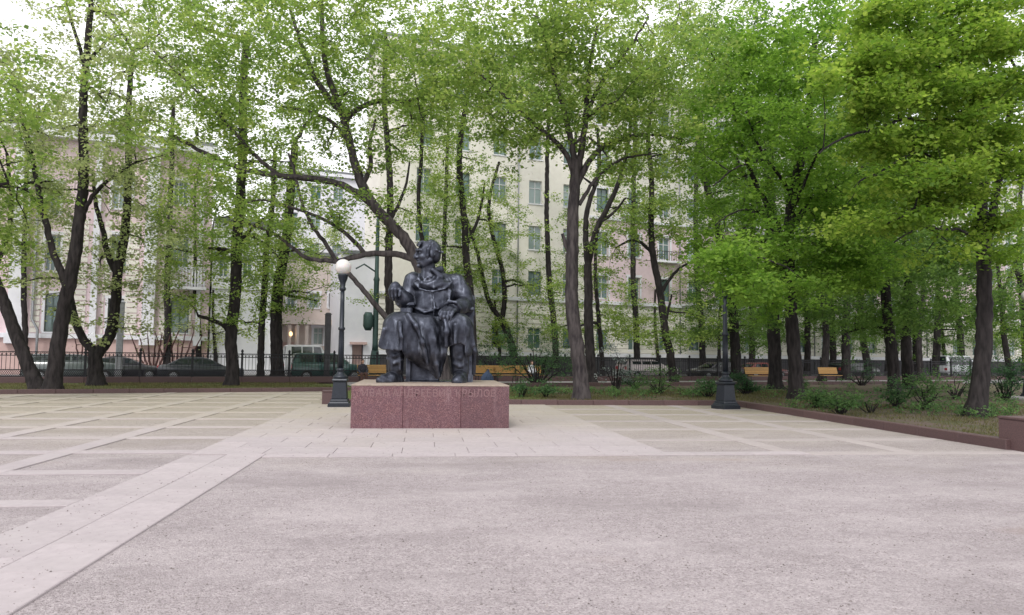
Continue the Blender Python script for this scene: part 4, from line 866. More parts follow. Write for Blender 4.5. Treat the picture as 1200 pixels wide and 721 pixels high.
navy = cloth('navy_cloth', (.035, .035, .05)); denim = cloth('denim', (.06, .09, .16)); brown = cloth('brown_cloth', (.10, .05, .04)); whit = cloth('white_cloth', (.7, .7, .75)); hair_ = pmat('hair_brown', (.05, .03, .02), None, 30, .8)
s_, _ = PS(424.5, 443, -3.0); v = SW(s_, -3.1, .075)
person('person in a dark jacket sitting hunched between the left lamp and the statue', SW(s_, -3.0, .075)-SN*.02, SA, navy, brown, hair_, 1.0)
s_, _ = PS(624, 443, -3.4); bench_at('orange bench half hidden by the big leafy shrub, under the person in white', SW(s_, -3.0, .075), SA, 1.7)
person('person in a white top and dark trousers sitting behind the shrub right of the pedestal', SW(s_+.1, -3.02, .075), SA+.3, whit, navy, hair_, 1.0)
# blue backpack / folded jacket left on the path edge
bp_ = SDF((-36, -24, -2), (36, 24, 66), 1.6); bp_.ell((0, 0, 22), (24, 16, 26), 3); bp_.cap([(0, 2, 44), (4, 0, 56)], [9, 4], 6); bp_.cap([(-22, -4, 5), (22, -8, 5)], 6, 6); bp_.cap([(-12, -16, 34), (-18, -18, 10)], 2, 2); bp_.cap([(6, -15, 40), (12, -18, 10)], 2, 2); bp_.cut((0, 0, -1), 0, .5)
v = G(607, 456, .1); cb = thing('backpack', 'blue-grey slumped backpack standing at the kerb right of the pedestal', 'backpack', SW((v-SO).dot(SU), -7.5, .078), .3)
obj('bag_body', bp_.mesh('bag_body', .0145, denim), None, cb); MB().tube([(-.1, 0, .76), (0, .0, .88), (.1, 0, .77)], .012, 6).build('handle', navy, cb)
# ------------------------------------------------------------------ trees: limbs traced in 3-D, twigs grown to fill the crown, leaves on the twigs
def smooth_line(p, n=3):
    p = np.array(p, float)
    for _ in range(n):
        q = [p[0]]
        for a, b_ in zip(p[:-1], p[1:]): q += [a*.75+b_*.25, a*.25+b_*.75]
        q.append(p[-1]); p = np.array(q)
    return p
def resample(p, r, step):
    d = np.r_[0, np.cumsum(np.linalg.norm(np.diff(p, axis=0), axis=1))]; n = max(2, int(d[-1]/step)+1); t_ = np.linspace(0, d[-1], n)
    return np.stack([np.interp(t_, d, p[:, i]) for i in range(3)], 1), np.interp(t_, d, r)
TQ = [0]
def tubes(lines, sides_fn, rough=0.0, flare=None):
    Vs, Fs, base = [], [], 0
    for p, r in lines:
        n = len(p); k = sides_fn(r.max()); tg = np.zeros_like(p); tg[1:-1] = p[2:]-p[:-2]; tg[0] = p[1]-p[0]; tg[-1] = p[-1]-p[-2]; tg /= np.linalg.norm(tg, axis=1)[:, None]+1e-9
        ref = np.array([0, 0, 1.]) if abs(tg[0, 2]) < .8 else np.array([1., 0, 0]); a = np.cross(tg, ref); a /= np.linalg.norm(a, axis=1)[:, None]+1e-9; b_ = np.cross(tg, a)
        an = np.arange(k)*2*pi/k; rr = np.repeat(r[:, None], k, 1)
        if rough: rr = rr*(1+rough*1.3*(RNG.random(rr.shape)-.5)+rough*.8*np.sin(an[None]*3+p[:, 2:3]*1.3)+.16*np.sin(an[None]*5+p[0, 0]*9)*np.exp(-np.maximum(p[:, 2:3], 0)*3)*(r.max() > .1))
        V = p[:, None]+rr[:, :, None]*(a[:, None]*np.cos(an)[None, :, None]+b_[:, None]*np.sin(an)[None, :, None]); Vs.append(V.reshape(-1, 3))
        i = np.arange(n-1)[:, None]*k; j = np.arange(k)[None]; l = (j+1) % k; Fs.append((np.stack([i+j, i+l, i+k+l, i+k+j], -1).reshape(-1, 4))+base); base += n*k
    return np.concatenate(Vs), np.concatenate(Fs)
NLEAF = [0]
def leaves(cent, outd, per, spread, size, flat=.45):
    n = len(cent)*per; NLEAF[0] += n; c = np.repeat(cent, per, 0)+RNG.normal(0, 1, (n, 3))*np.array([spread, spread, spread*flat]); c[:, 2] -= np.abs(RNG.normal(0, spread*.25, n))
    an = RNG.random(n)*2*pi; tilt = RNG.normal(-.25, .5, n); ax = np.stack([np.cos(an)*np.cos(tilt), np.sin(an)*np.cos(tilt), np.sin(tilt)], 1)
    nr = np.stack([RNG.normal(0, .45, n), RNG.normal(0, .45, n), np.ones(n)], 1); sd_ = np.cross(ax, nr); sd_ /= np.linalg.norm(sd_, axis=1)[:, None]+1e-9
    up_ = np.cross(sd_, ax); s_ = size*(.45+.95*RNG.random(n)**1.3)[:, None]
    V = np.stack([c, c+ax*s_*.45+sd_*s_*.5+up_*s_*.08, c+ax*s_, c+ax*s_*.45-sd_*s_*.5+up_*s_*.08], 1).reshape(-1, 3)
    cl = np.repeat(RNG.random(len(cent)), per); rn = np.clip(.6*cl+.5*RNG.random(n)-.05, 0, 1); return V, np.arange(n*4).reshape(n, 4), np.repeat(rn, 4)
def grow(nodes, rads, attr, lvl1, step, droop, maxlen=9):
    """join attraction points to the skeleton, long reaches first; returns twig lines"""
    N = [n for n in nodes]; Pn = np.array(nodes); lines = []; order = RNG.permutation(len(attr)); groups = [order[:lvl1], order[lvl1:lvl1*5], order[lvl1*5:]]; par_r = list(rads); minN = np.array(nodes)
    allP = [np.array(nodes)]; allR = [np.array(rads)]
    for gi, gidx in enumerate(groups):
        rem = list(gidx)
        if not rem: continue
        A = attr[rem]; base = np.concatenate(allP); br = np.concatenate(allR)
        dm = np.full(len(A), 1e9); im = np.zeros(len(A), int)
        for i0 in range(0, len(A), 256):
            D = np.linalg.norm(A[i0:i0+256, None]-base[None], axis=2)+np.where(br < .012, .25, 0)[None]; im[i0:i0+256] = D.argmin(1); dm[i0:i0+256] = D.min(1)
        alive = np.ones(len(A), bool); src = base[im].copy(); sr = br[im].copy()
        for _ in range(len(A)):
            k = int(np.where(alive, dm, 1e9).argmin()); alive[k] = False; a = src[k]; b_ = A[k]; d = np.linalg.norm(b_-a)
            if d > maxlen or d < .05: continue
            m = (a+b_)/2+np.array([RNG.normal(0, .08*d), RNG.normal(0, .08*d), droop*d*(.5+RNG.random())]); t_ = np.linspace(0, 1, max(3, int(d/step)+2))[:, None]; p = (1-t_)**2*a+2*t_*(1-t_)*m+t_**2*b_
            p[1:-1] += RNG.normal(0, .025*min(d, 1.5), (len(p)-2, 3)); r0 = min(sr[k]*.8, (.085, .042, .020)[gi]*(.6+.25*d)); r = np.linspace(r0, max(.007, r0*.35), len(p)); lines.append((p, r, gi)); allP.append(p[1:]); allR.append(r[1:])
            if alive.any():
                D = np.linalg.norm(A[:, None]-p[None, 1:], axis=2); mi = D.argmin(1); dd = D[np.arange(len(A)), mi]; up_ = alive & (dd < dm); dm[up_] = dd[up_]; src[up_] = p[1:][mi[up_]]; sr[up_] = r[1:][mi[up_]]
    return lines
def tree(name, label, limbs, blobs, leaf='mid', bark='bark', per=26, spread=.30, size=.105, cat='tree', group='trees around the square', flare=1.5, base=None, dens=1.0, droop=.10, step=.5, partname='branches'):
    """limbs: [(radius_px_start, radius_px_end, [(px,py,dy)...])]; the first starts at the ground. blobs: (px,py,rx,ry,dy,rdepth,n)"""
    bp = base or limbs[0][2][0]; B = G(bp[0], bp[1], .06); Y = B.y; t_ = thing(name, label, cat, (B.x, B.y, .03), 0, group); O = np.array([B.x, B.y, .03]); lines = []; nodes = []; rads = []
    if cat == 'tree': per = int(per*(1.45 if leaf in ('pale', 'mid') else 1.8)); size *= 1.22 if leaf != 'yellow' else 1.1; spread *= .80
    else: per = int(per*1.3); size *= 1.1
    for li, (ra, rb, pts) in enumerate(limbs):
        pp = [np.array(P(q[0], q[1], Y+(q[2] if len(q) > 2 else 0))) for q in pts]
        if li == 0: pp[0] = np.array([B.x, B.y, -.08])
        px = Y/FPX*(.80 if cat == 'tree' else 1); p = smooth_line(pp, 2); d = np.r_[0, np.cumsum(np.linalg.norm(np.diff(p, axis=0), axis=1))]; r = ra*px+(rb-ra)*px*(d/d[-1]); p, r = resample(p, r, .2)
        p[1:-1] += RNG.normal(0, .012, (len(p)-2, 3))
        if li == 0: r = r*(1+(flare-1)*np.exp(-np.maximum(p[:, 2], 0)*3.2))
        lines.append((p-O, r)); sel = p[:, 2] > (2.3 if cat == 'tree' else .1)
        if sel.any(): nodes.append(p[sel]); rads.append(r[sel])
    V, F = tubes(lines, lambda r: 14 if r > .1 else 8, .09); obj('trunk', mesh_np('trunk', V, F, True, None, M[bark]), None, t_)
    if not blobs: return t_
    nodes = np.concatenate(nodes) if nodes else lines[0][0]+O; rads = np.concatenate(rads) if rads else lines[0][1]; A = []
    for (bx, by, rx, ry, dy, rd, n) in blobs:
        n = int(n*dens*(1.25 if leaf not in ('deep', 'pale') else 1.6 if leaf == 'deep' else .95)) if cat == 'tree' else n; u = RNG.normal(0, 1, (n, 3)); nr_ = np.linalg.norm(u, axis=1); u = u*.60*np.minimum(1, 2.3/nr_)[:, None]; c = np.array(P(bx, by, Y+dy)); s_ = (Y+dy)/FPX; q = c+u*np.array([rx*s_, rd, ry*s_])
        # gaps: drop points where a coarse pattern is low
        ph = RNG.random(3)*6; gm = np.sin(q[:, 0]*1.3+ph[0])+np.sin(q[:, 1]*1.1+ph[1])+np.sin(q[:, 2]*1.7+ph[2]); q = q[gm > -.85]; q[:, 2] = np.maximum(q[:, 2], .35); A.append(q)
    A = np.concatenate(A); tw = grow(nodes, rads, A, max(6, len(A)//22), step, droop)
    if not tw: return t_
    big = [(p-O, r) for p, r, g_ in tw]; V, F = tubes(big, lambda r: 6 if r > .03 else (4 if r > .012 else 3)); obj(partname, mesh_np(partname, V, F, True, None, M[bark]), None, t_)['kind'] = 'stuff'
    cen = []
    for p, r, g_ in tw:
        if g_ >= 1: k = max(1, int(np.linalg.norm(p[-1]-p[0])/.45)); idx = np.linspace(len(p)-1, max(1, len(p)//3), k).astype(int); cen.append(p[idx])
        else: cen.append(p[-2:])
    cen = np.concatenate(cen)-O; V, F, a_ = leaves(cen, None, per, spread, size); c_ = obj('crown', mesh_np('crown', V, F, False, a_, LF[leaf]), None, t_); c_['kind'] = 'stuff'; return t_
TR = 'trees around the square'
# left group
tree('tree', 'dark leaning trunk bending out of the photo at the far left edge', [(9, 5, [(46, 457), (36, 435), (22, 400), (8, 362), (-8, 325), (-26, 270), (-32, 200)]), (4, 2, [(-10, 322), (10, 280), (14, 240), (8, 180)])],
     [(-30, 170, 60, 100, 0, 3, 120), (10, 250, 45, 40, 1, 2.5, 50), (5, 110, 40, 60, -1, 2.5, 60)], 'pale')
tree('tree', 'tall dark tree rising beside the leaning trunk with its top against the bright sky', [(10.5, 3.2, [(61, 458), (65, 430), (69, 400), (74, 365), (80, 335), (88, 300), (93, 262), (97, 225), (98, 180), (97, 130), (99, 90), (104, 40), (108, -20)]),
     (5, 2, [(79, 345), (74, 322), (63, 300), (56, 270), (47, 235), (38, 185), (26, 140), (18, 90)]), (3.5, 1.5, [(97, 85), (105, 70), (118, 55), (130, 42)]), (3, 1.2, [(98, 75), (92, 50), (80, 15), (76, -10)]), (3.5, 1.5, [(92, 262), (110, 225), (135, 205), (160, 190)])],
     [(100, 110, 85, 60, 0, 3.5, 150), (60, 225, 55, 45, -.5, 3, 90), (105, 35, 70, 45, 0, 3, 60), (130, 200, 45, 40, 0, 3, 60), (40, 150, 45, 40, 0, 2.5, 45), (25, 300, 35, 30, 0, 2, 22)], 'pale', dens=.9)
tree('tree', 'tree with a low V fork just behind the railing on the left', [(10, 9, [(113, 452), (112, 430), (113, 413)]), (6, 3, [(113, 414), (101, 402), (90, 385), (85, 362), (80, 335), (70, 310)]), (7.5, 3, [(115, 415), (125, 402), (132, 385), (136, 350), (137, 318), (146, 285), (149, 240), (151, 190), (150, 120), (156, 60)]),
     (4.5, 2, [(137, 320), (126, 300), (121, 270), (112, 240), (108, 200)])], [(150, 270, 55, 45, 0, 3, 110), (135, 205, 60, 50, 0, 3, 80), (95, 335, 38, 32, -1, 2, 45), (165, 345, 45, 32, 0, 2.5, 50), (150, 120, 60, 60, 0, 3, 80), (120, 375, 35, 22, -1, 1.6, 25), (160, 40, 50, 50, 1, 3, 60)], 'pale', dens=.9)
tree('tree', 'straight dark trunk with a thick burl at its foot, behind the black sedan', [(8.5, 5, [(271, 452), (273, 425), (270, 395), (274, 360), (277, 325), (277, 290), (281, 240), (285, 180), (284, 110), (290, 40)]), (4, 2, [(271, 392), (262, 380), (246, 374), (232, 370)]), (3.5, 1.5, [(277, 296), (262, 292), (242, 291)]), (3.5, 1.5, [(279, 285), (300, 262), (322, 250)])],
     [(265, 290, 65, 50, 0, 3, 140), (250, 355, 50, 28, 0, 2.5, 50), (300, 210, 60, 45, 0, 3, 90), (285, 100, 60, 55, 1, 3, 90), (215, 250, 40, 40, 0, 2.5, 45)], 'mid', dens=.9)
tree('tree', 'slender dark trunk between the burled trunk and a thicker one on the left', [(5, 3, [(305, 446), (306, 410), (307, 370), (311, 330), (312, 290), (320, 240), (322, 180)])], [(315, 300, 40, 45, 0, 2.5, 60), (310, 360, 30, 25, 0, 2, 22), (330, 190, 45, 45, 0, 2.5, 50)], 'mid')
tree('tree', 'thick dark trunk directly left of the dark green car', [(9, 5, [(325, 446), (325, 410), (323, 375), (325, 340), (333, 300), (340, 240), (345, 170)])], [(340, 300, 45, 50, 0, 3, 80), (325, 355, 35, 25, 0, 2, 26), (350, 330, 32, 30, 0, 2, 30), (350, 120, 55, 60, 0, 3, 70)], 'mid')
# the big leaning tree behind the statue
tree('tree', 'big leaning tree behind the statue, its crooked limbs arching left over the lamp', [(11.5, 2.6, [(524, 462), (516, 420), (507, 375), (498, 335), (487, 300), (472, 277), (455, 259), (440, 243), (426, 222), (416, 195), (408, 160), (400, 128), (386, 96), (378, 60), (377, 0)]),
     (5.4, 2.4, [(440, 243), (420, 226), (395, 214), (365, 209), (335, 207), (305, 203), (275, 196), (240, 180), (205, 160)]), (5, 1.5, [(486, 305), (470, 298), (446, 297), (428, 298), (410, 303), (395, 307), (378, 305), (358, 303), (342, 290), (325, 275), (290, 262)]),
     (3.2, 1.2, [(428, 298), (414, 281), (398, 268), (370, 252), (343, 244), (305, 232), (285, 240)]), (4.8, 1.7, [(507, 425), (488, 405), (462, 382), (440, 358), (420, 333), (402, 314), (392, 304), (384, 288), (368, 270), (354, 240), (346, 205), (338, 180)]),
     (4.5, 1.6, [(404, 142), (418, 126), (445, 118), (475, 120), (500, 112)]), (5, 2, [(402, 132), (382, 112), (366, 85), (352, 50), (340, 10)]), (3.5, 1.5, [(412, 176), (404, 160), (388, 140), (360, 130), (330, 125)]), (4, 1.6, [(424, 218), (436, 195), (432, 170), (440, 140)]), (3, 1.2, [(330, 207), (300, 185), (270, 150), (235, 110), (180, 60)])],
     [(310, 60, 120, 55, 0, 4, 240), (405, 45, 110, 50, 0, 4, 210), (230, 120, 85, 55, -1, 3.5, 150), (480, 105, 80, 50, 0, 3.5, 130), (330, 140, 70, 32, 0, 3, 80), (265, 215, 60, 28, -1, 2.5, 60), (430, 165, 55, 35, 0, 2.5, 60), (310, 265, 50, 22, -1, 2, 36), (430, 265, 40, 22, 1, 1.5, 14), (200, 30, 80, 40, 0, 3, 90), (300, 0, 120, 30, 0, 4, 90), (385, 235, 70, 26, -1, 2, 40), (450, 0, 90, 30, 0, 4, 60)], 'mid', 'barkgrey', per=26)
tree('tree', 'upright dark trunk rising behind the bend of the big leaning tree', [(7, 3, [(463, 447), (459, 400), (455, 340), (456, 280), (458, 220), (454, 170), (450, 120), (452, 40)]), (3, 1.3, [(456, 260), (475, 225), (480, 190)])], [(470, 55, 80, 50, 0, 3, 110), (505, 150, 60, 45, 0, 3, 80), (470, 245, 32, 25, 0, 2, 24), (440, 340, 26, 18, 0, 1.6, 8)], 'mid')
tree('tree', 'thin curved stem standing straight up behind the statue head', [(3.5, 2.5, [(500, 446), (498, 380), (497, 300), (491, 255), (490, 225), (494, 190), (495, 120)])], [(500, 130, 45, 45, 0, 2.5, 50), (510, 245, 25, 25, 0, 1.6, 22)], 'mid')
tree('tree', 'dark trunk appearing right behind the back of the statue chair', [(6.5, 3.5, [(557, 446), (554, 400), (552, 350), (546, 300), (543, 240), (536, 185), (548, 110)]), (3, 1.3, [(545, 290), (562, 255), (568, 215)])], [(540, 240, 55, 50, 0, 3, 120), (560, 130, 60, 50, 0, 3, 110), (530, 320, 28, 38, 0, 2.5, 50), (570, 60, 70, 45, 0, 3, 100)], 'mid')
tree('tree', 'forked tree leaning left between the pedestal and the big double trunk', [(6, 5, [(607, 442), (603, 415), (595, 390), (588, 376)]), (4, 2, [(588, 376), (573, 357), (567, 330), (558, 290), (545, 250)]), (4, 2, [(588, 376), (592, 350), (590, 318), (579, 285), (570, 240), (585, 190)])],
     [(568, 320, 45, 50, 0, 2.5, 110), (580, 250, 30, 30, 0, 2.5, 36), (625, 330, 30, 26, 0, 2, 36), (585, 390, 35, 22, 0, 2, 30)], 'mid', 'bark')
# centre
tree('tree', 'large grey-barked tree with upswept limbs standing right of the pedestal', [(11.5, 7.5, [(681, 468), (680, 440), (677, 412), (672, 375), (669, 330), (671, 270), (674, 215), (675, 188)]), (5.5, 2, [(677, 200), (683, 165), (688, 120), (690, 80), (700, 30)]), (5, 1.8, [(675, 195), (667, 155), (656, 112), (646, 72), (630, 20)]),
     (4.5, 1.6, [(674, 212), (665, 180), (646, 162), (624, 143), (607, 130), (588, 108), (560, 85)]), (5, 1.8, [(677, 215), (690, 187), (708, 171), (732, 160), (765, 157), (800, 163)]), (3.2, 1.2, [(679, 240), (700, 205), (730, 184), (770, 180)]), (2.5, 1.2, [(671, 172), (686, 157), (703, 172), (712, 184)]), (3.5, 2.5, [(669, 300), (663, 290), (659, 274)]), (3.5, 1.5, [(688, 130), (708, 90), (735, 60), (760, 20)])],
     [(615, 55, 95, 50, 0, 4, 230), (700, 65, 90, 55, 0, 4, 220), (750, 175, 60, 40, 0, 3, 80), (600, 150, 50, 28, -1, 2.5, 60), (765, 105, 65, 50, 0, 3.5, 140), (650, 130, 50, 25, 0, 2.5, 50), (560, 90, 55, 45, 0, 3, 80), (660, 10, 120, 30, 0, 4, 110), (715, 130, 50, 30, 0, 3, 60)], 'mid', 'barkgrey', per=27)
tree('tree', 'second darker trunk of the pair, close behind the large grey-barked tree', [(8, 6, [(693, 450), (691, 400), (689, 350), (689, 310)]), (5, 2, [(689, 312), (698, 268), (714, 240), (728, 208), (736, 175), (740, 130)]), (5, 2, [(689, 312), (685, 265), (690, 235), (704, 205), (700, 150)]), (3, 1.3, [(700, 262), (720, 250), (733, 232)])], [(725, 240, 50, 45, 0, 3, 90), (740, 130, 60, 60, 0, 3, 90), (715, 290, 28, 24, 0, 2, 28), (640, 250, 24, 26, 0, 2, 16)], 'mid')
tree('tree', 'thin dark trunk between the double trunk and the pale car', [(4, 2, [(706, 446), (705, 405), (700, 360), (697, 315), (700, 260)])], [(725, 375, 40, 28, 0, 2.5, 60), (700, 310, 30, 26, 0, 2, 30), (655, 365, 28, 32, 0, 2, 34)], 'mid')
tree('tree', 'slender bent tree standing midway between the double trunk and the right lamp', [(6.5, 2.5, [(790, 451), (786, 418), (779, 387), (774, 345), (765, 300), (762, 255), (765, 205), (757, 160), (770, 90)]), (3, 1.3, [(777, 388), (783, 365), (787, 345)]), (3, 1.2, [(774, 345), (790, 318), (818, 302)]), (3, 1.2, [(763, 295), (745, 278), (722, 290)])],
     [(770, 255, 52, 40, 0, 3, 90), (745, 335, 32, 22, 0, 2, 24), (800, 205, 50, 45, 0, 3, 90), (800, 375, 40, 22, 0, 2, 30), (815, 110, 60, 55, 0, 3, 120), (800, 30, 70, 35, 0, 3, 90), (770, 395, 30, 14, 0, 2, 12)], 'mid')
tree('tree', 'dark trunk directly behind the right lamp post', [(8, 4, [(862, 447), (862, 405), (858, 350), (846, 295), (836, 245), (822, 195), (820, 120)]), (4, 1.8, [(848, 300), (870, 270), (890, 240)])], [(850, 345, 48, 40, 0, 3, 120), (825, 390, 30, 22, 0, 2, 30), (835, 240, 42, 50, 0, 3, 90), (880, 390, 40, 25, 0, 2.5, 55)], 'deep')
tree('tree', 'thick trunk right of the orange bench beside the lamp', [(10, 6, [(908, 456), (908, 420), (906, 370), (905, 310), (903, 250), (900, 180), (905, 100)]), (4, 2, [(904, 270), (880, 220), (860, 180)])], [(900, 180, 75, 75, 0, 3.5, 190), (905, 330, 45, 45, 0, 3, 90), (870, 60, 60, 50, 0, 3, 110)], 'deep')
tree('tree', 'stout tree with vivid green crown near the kerb, right of the lamp', [(11, 4, [(933, 468), (931, 425), (928, 375), (925, 325), (923, 280), (929, 225), (940, 180), (950, 120), (955, 40)]), (5, 2, [(924, 300), (905, 250), (880, 205), (862, 150), (855, 90)]), (5, 2, [(926, 270), (950, 235), (985, 215), (1020, 190)]), (3.5, 1.5, [(924, 320), (895, 300, -3), (868, 300, -6)]), (4, 1.5, [(924, 290), (960, 280, -1), (1000, 290, -2)]), (3, .9, [(930, 230, 0), (912, 205, -1.5), (898, 186, -2.4), (880, 190, -3), (858, 198, -3.6), (836, 218, -4)]), (2.8, .9, [(928, 250, 0), (946, 205, -1.5), (962, 172, -2.4), (985, 158, -2.8), (1020, 142, -3)]), (2.2, .8, [(900, 190, -2.4), (884, 160, -2.8), (870, 118, -3.2)]), (2.4, .8, [(922, 290, 0), (905, 262, -2), (888, 246, -3), (862, 246, -3.6), (838, 264, -4.4)])],
     [(885, 170, 66, 62, -2, 3, 260), (875, 285, 52, 45, -1.5, 2.5, 150), (864, 338, 24, 24, -7, 1.6, 70), (852, 300, 22, 18, -7, 1.4, 30), (905, 340, 40, 26, -4, 2, 60), (1000, 300, 50, 40, -2, 2.5, 110), (1010, 230, 50, 40, -2, 2.5, 90), (920, 75, 80, 55, -1, 3.5, 220), (960, 190, 75, 62, 0, 3.5, 220), (950, 300, 55, 45, 0, 3, 130), (850, 90, 45, 50, -1, 3, 90), (985, 30, 70, 40, 0, 3, 90)], 'bright', per=28)
for (b_, tp, rr_, lb, bl, lf) in (
    ((962, 447), (958, 250), 6, 'slim dark trunk just left of the small far bench', [(965, 330, 35, 50, 0, 2.5, 60), (960, 210, 45, 60, 0, 3, 80)], 'deep'),
    ((991, 446), (986, 240), 7, 'straight dark trunk just right of the small far bench', [(995, 300, 40, 55, 0, 2.5, 90), (990, 180, 50, 60, 0, 3, 100), (1000, 395, 30, 25, 0, 2, 30)], 'deep'),
    ((1020, 445), (1005, 270), 6, 'dark trunk with a slight lean second to the right of the far bench', [(1025, 320, 38, 45, 0, 2.5, 70), (1020, 390, 30, 24, 0, 2, 34)], 'deep'),
    ((1066, 456), (1058, 240), 9, 'heavy dark trunk in the middle of the right-hand shrubs', [(1060, 300, 45, 60, 0, 3, 120), (1060, 200, 60, 60, 0, 3, 130), (1050, 390, 34, 26, 0, 2, 46)], 'deep'),
    ((1079, 447), (1080, 260), 5, 'narrow trunk touching the heavy dark one on its right side', [(1085, 330, 30, 45, 0, 2.5, 60)], 'deep'),
    ((1094, 443), (1105, 270), 6, 'trunk leaning right halfway to the biggest right-hand tree', [(1110, 320, 36, 45, 0, 2.5, 80), (1110, 390, 32, 24, 0, 2, 36)], 'deep'),
    ((1124, 441), (1120, 290), 6, 'faint grey trunk in front of the white delivery van', [(1125, 340, 34, 40, 0, 2.5, 60)], 'mid'),
    ((1186, 448), (1168, 300), 5, 'thin leaning trunk between the biggest tree and the last lamp', [(1182, 330, 38, 45, 0, 2.5, 70), (1185, 400, 28, 26, 0, 2, 34)], 'yellow'),
    ((1212, 452), (1188, 300), 6, 'leaning trunk crossing behind the lamp at the right edge', [(1205, 300, 40, 60, 0, 2.5, 80), (1215, 220, 50, 60, 0, 3, 70)], 'yellow')):
    bx, by = b_; tx, ty = tp; j1, j2 = RNG.normal(0, 4, 2)
    tree('tree', lb, [(rr_, rr_*.45, [b_, (bx+(tx-bx)*.25+j1, by+(ty-by)*.25), (bx+(tx-bx)*.6+j2, by+(ty-by)*.6), tp]), (rr_*.4, 1.2, [(bx+(tx-bx)*.7, by+(ty-by)*.7), (tx+22, ty+10), (tx+34, ty-25)])], bl, lf)
SPR = []
for (x, y, rx, dy, n) in ((1150, 20, 70, -1, 60), (1060, 12, 70, -3, 55), (985, 22, 45, -3.5, 30), (1175, 62, 50, -1, 55), (1100, 58, 60, -2.5, 60), (1030, 66, 50, -3.5, 46), (975, 88, 32, -4, 22), (1130, 98, 60, -2, 60), (1065, 112, 60, -3, 60), (1010, 128, 42, -3.8, 34),
    (1190, 118, 40, -.5, 40), (1170, 150, 50, -1, 50), (1105, 150, 60, -2.5, 56), (1050, 168, 52, -3.2, 44), (1140, 192, 55, -1.6, 50), (1085, 205, 55, -2.6, 46), (1190, 195, 35, 0, 30), (1040, 212, 36, -3, 22), (1120, 238, 50, -1.6, 40), (1070, 252, 45, -2.5, 30), (1170, 262, 42, -.6, 34), (1020, 262, 32, -3, 18), (1130, 282, 36, -1, 18), (1195, 300, 26, 0, 16)):
    sl_ = random.uniform(.02, .30); x += random.uniform(-14, 14); y += random.uniform(-9, 9)
    for k_ in range(3): SPR.append((x+(k_-1)*rx*.5, y-(k_-1)*rx*sl_, rx*random.uniform(.34, .5), random.uniform(7, 15), dy+(k_-1)*.4+random.uniform(-.6, .6), 1.1, int(n*.36)))
SPR += [(1090, 110, 75, 60, 1.5, 2.5, 150), (1140, 200, 60, 50, 1.5, 2, 80), (1040, 40, 60, 40, 1, 2.5, 80)]
# the near tree on the right, its sprays hanging over the square
tree('tree', 'biggest nearest trunk on the right, its leafy sprays hanging over the corner', [(13.5, 6, [(1142, 488), (1147, 455), (1152, 410), (1155, 350), (1153, 300), (1149, 245), (1144, 190), (1138, 130), (1130, 50)]), (7, 3, [(1155, 300), (1164, 240), (1172, 200), (1180, 150), (1190, 80)]),
     (6, 2.5, [(1150, 235), (1165, 178), (1190, 170), (1225, 185)]), (4.5, 1.5, [(1150, 225, 0), (1118, 232, -1), (1080, 240, -2), (1040, 262, -3)]), (4, 1.1, [(1142, 165, 0), (1118, 142, -1), (1098, 146, -1.5), (1060, 136, -2.4), (1030, 152, -3), (990, 158, -3.6), (960, 180, -4)]), (3, .9, [(1150, 210, 0), (1128, 182, -1), (1100, 186, -1.6), (1070, 176, -2.4), (1040, 198, -3), (1008, 212, -3.4)]), (2.6, .9, [(1153, 290, 0), (1130, 268, -1), (1105, 270, -1.6), (1080, 262, -2.4), (1048, 284, -3)]), (3.5, 1.5, [(1136, 105, 0), (1090, 70, -2), (1040, 60, -4)])],
     SPR, 'yellow', per=34, spread=.26, size=.10, droop=.14)
tree('tree', 'tree outside the left edge whose leafy boughs hang into the upper left corner', [(10, 4, [(-95, 470), (-92, 400), (-85, 320), (-80, 240), (-70, 150)]), (4, 2, [(-85, 300), (-50, 250), (-15, 220), (10, 215)])], [(-30, 120, 55, 70, 0, 3, 130), (-15, 220, 45, 35, 0, 2.5, 60), (-60, 250, 50, 60, 0, 3, 60)], 'mid', dens=.9)
for (b_, tx, lb, bl, lf) in (
    ((195, 441), 200, 'tall thin tree behind the railing in front of the pink house balcony', [(200, 280, 45, 50, 0, 3, 70), (205, 180, 50, 60, 0, 3, 80), (190, 60, 60, 60, 0, 3, 80)], 'pale'),
    ((650, 443), 640, 'slim tree behind the large green shrub right of the pedestal', [(640, 330, 26, 30, 0, 2, 26), (600, 60, 60, 50, 0, 3, 60), (640, 120, 50, 40, 0, 3, 60)], 'mid'),
    ((745, 442), 742, 'thin dark trunk behind the pale silver car', [(735, 370, 40, 30, 0, 2.5, 50), (735, 210, 40, 50, 0, 3, 50), (750, 60, 60, 50, 0, 3, 90)], 'mid'),
    ((822, 442), 815, 'slender trunk left of the right lamp behind the railing', [(820, 380, 32, 24, 0, 2.5, 36), (825, 290, 34, 40, 0, 2.5, 36), (830, 60, 60, 60, 0, 3, 110)], 'mid'),
    ((1150, 444), 1150, 'dim trunk hidden behind the biggest right-hand tree', [(1155, 350, 40, 50, 0, 3, 80), (1130, 200, 70, 60, 0, 3, 90)], 'deep'),
    ((1040, 443), 1040, 'dim straight trunk behind the heavy dark one', [(1040, 330, 45, 50, 0, 3, 90), (1030, 230, 60, 50, 0, 3, 110), (1040, 120, 70, 60, 0, 3, 110)], 'deep'),
    ((880, 442), 884, 'dim trunk behind the dull red car', [(885, 340, 45, 50, 0, 3, 110), (880, 240, 50, 50, 0, 3, 110), (890, 110, 70, 60, 0, 3, 120)], 'deep'),
    ((945, 442), 948, 'dim trunk half covered by the vivid green tree', [(945, 350, 40, 45, 0, 3, 100), (950, 120, 60, 60, 0, 3, 120)], 'deep')):
    tree('tree', lb, [(5, 2.5, [b_, (b_[0]+2, 400), ((b_[0]+tx)/2-2, 330), (tx, 240), (tx+3, 120)])], bl, lf, per=20, size=.13, spread=.4)
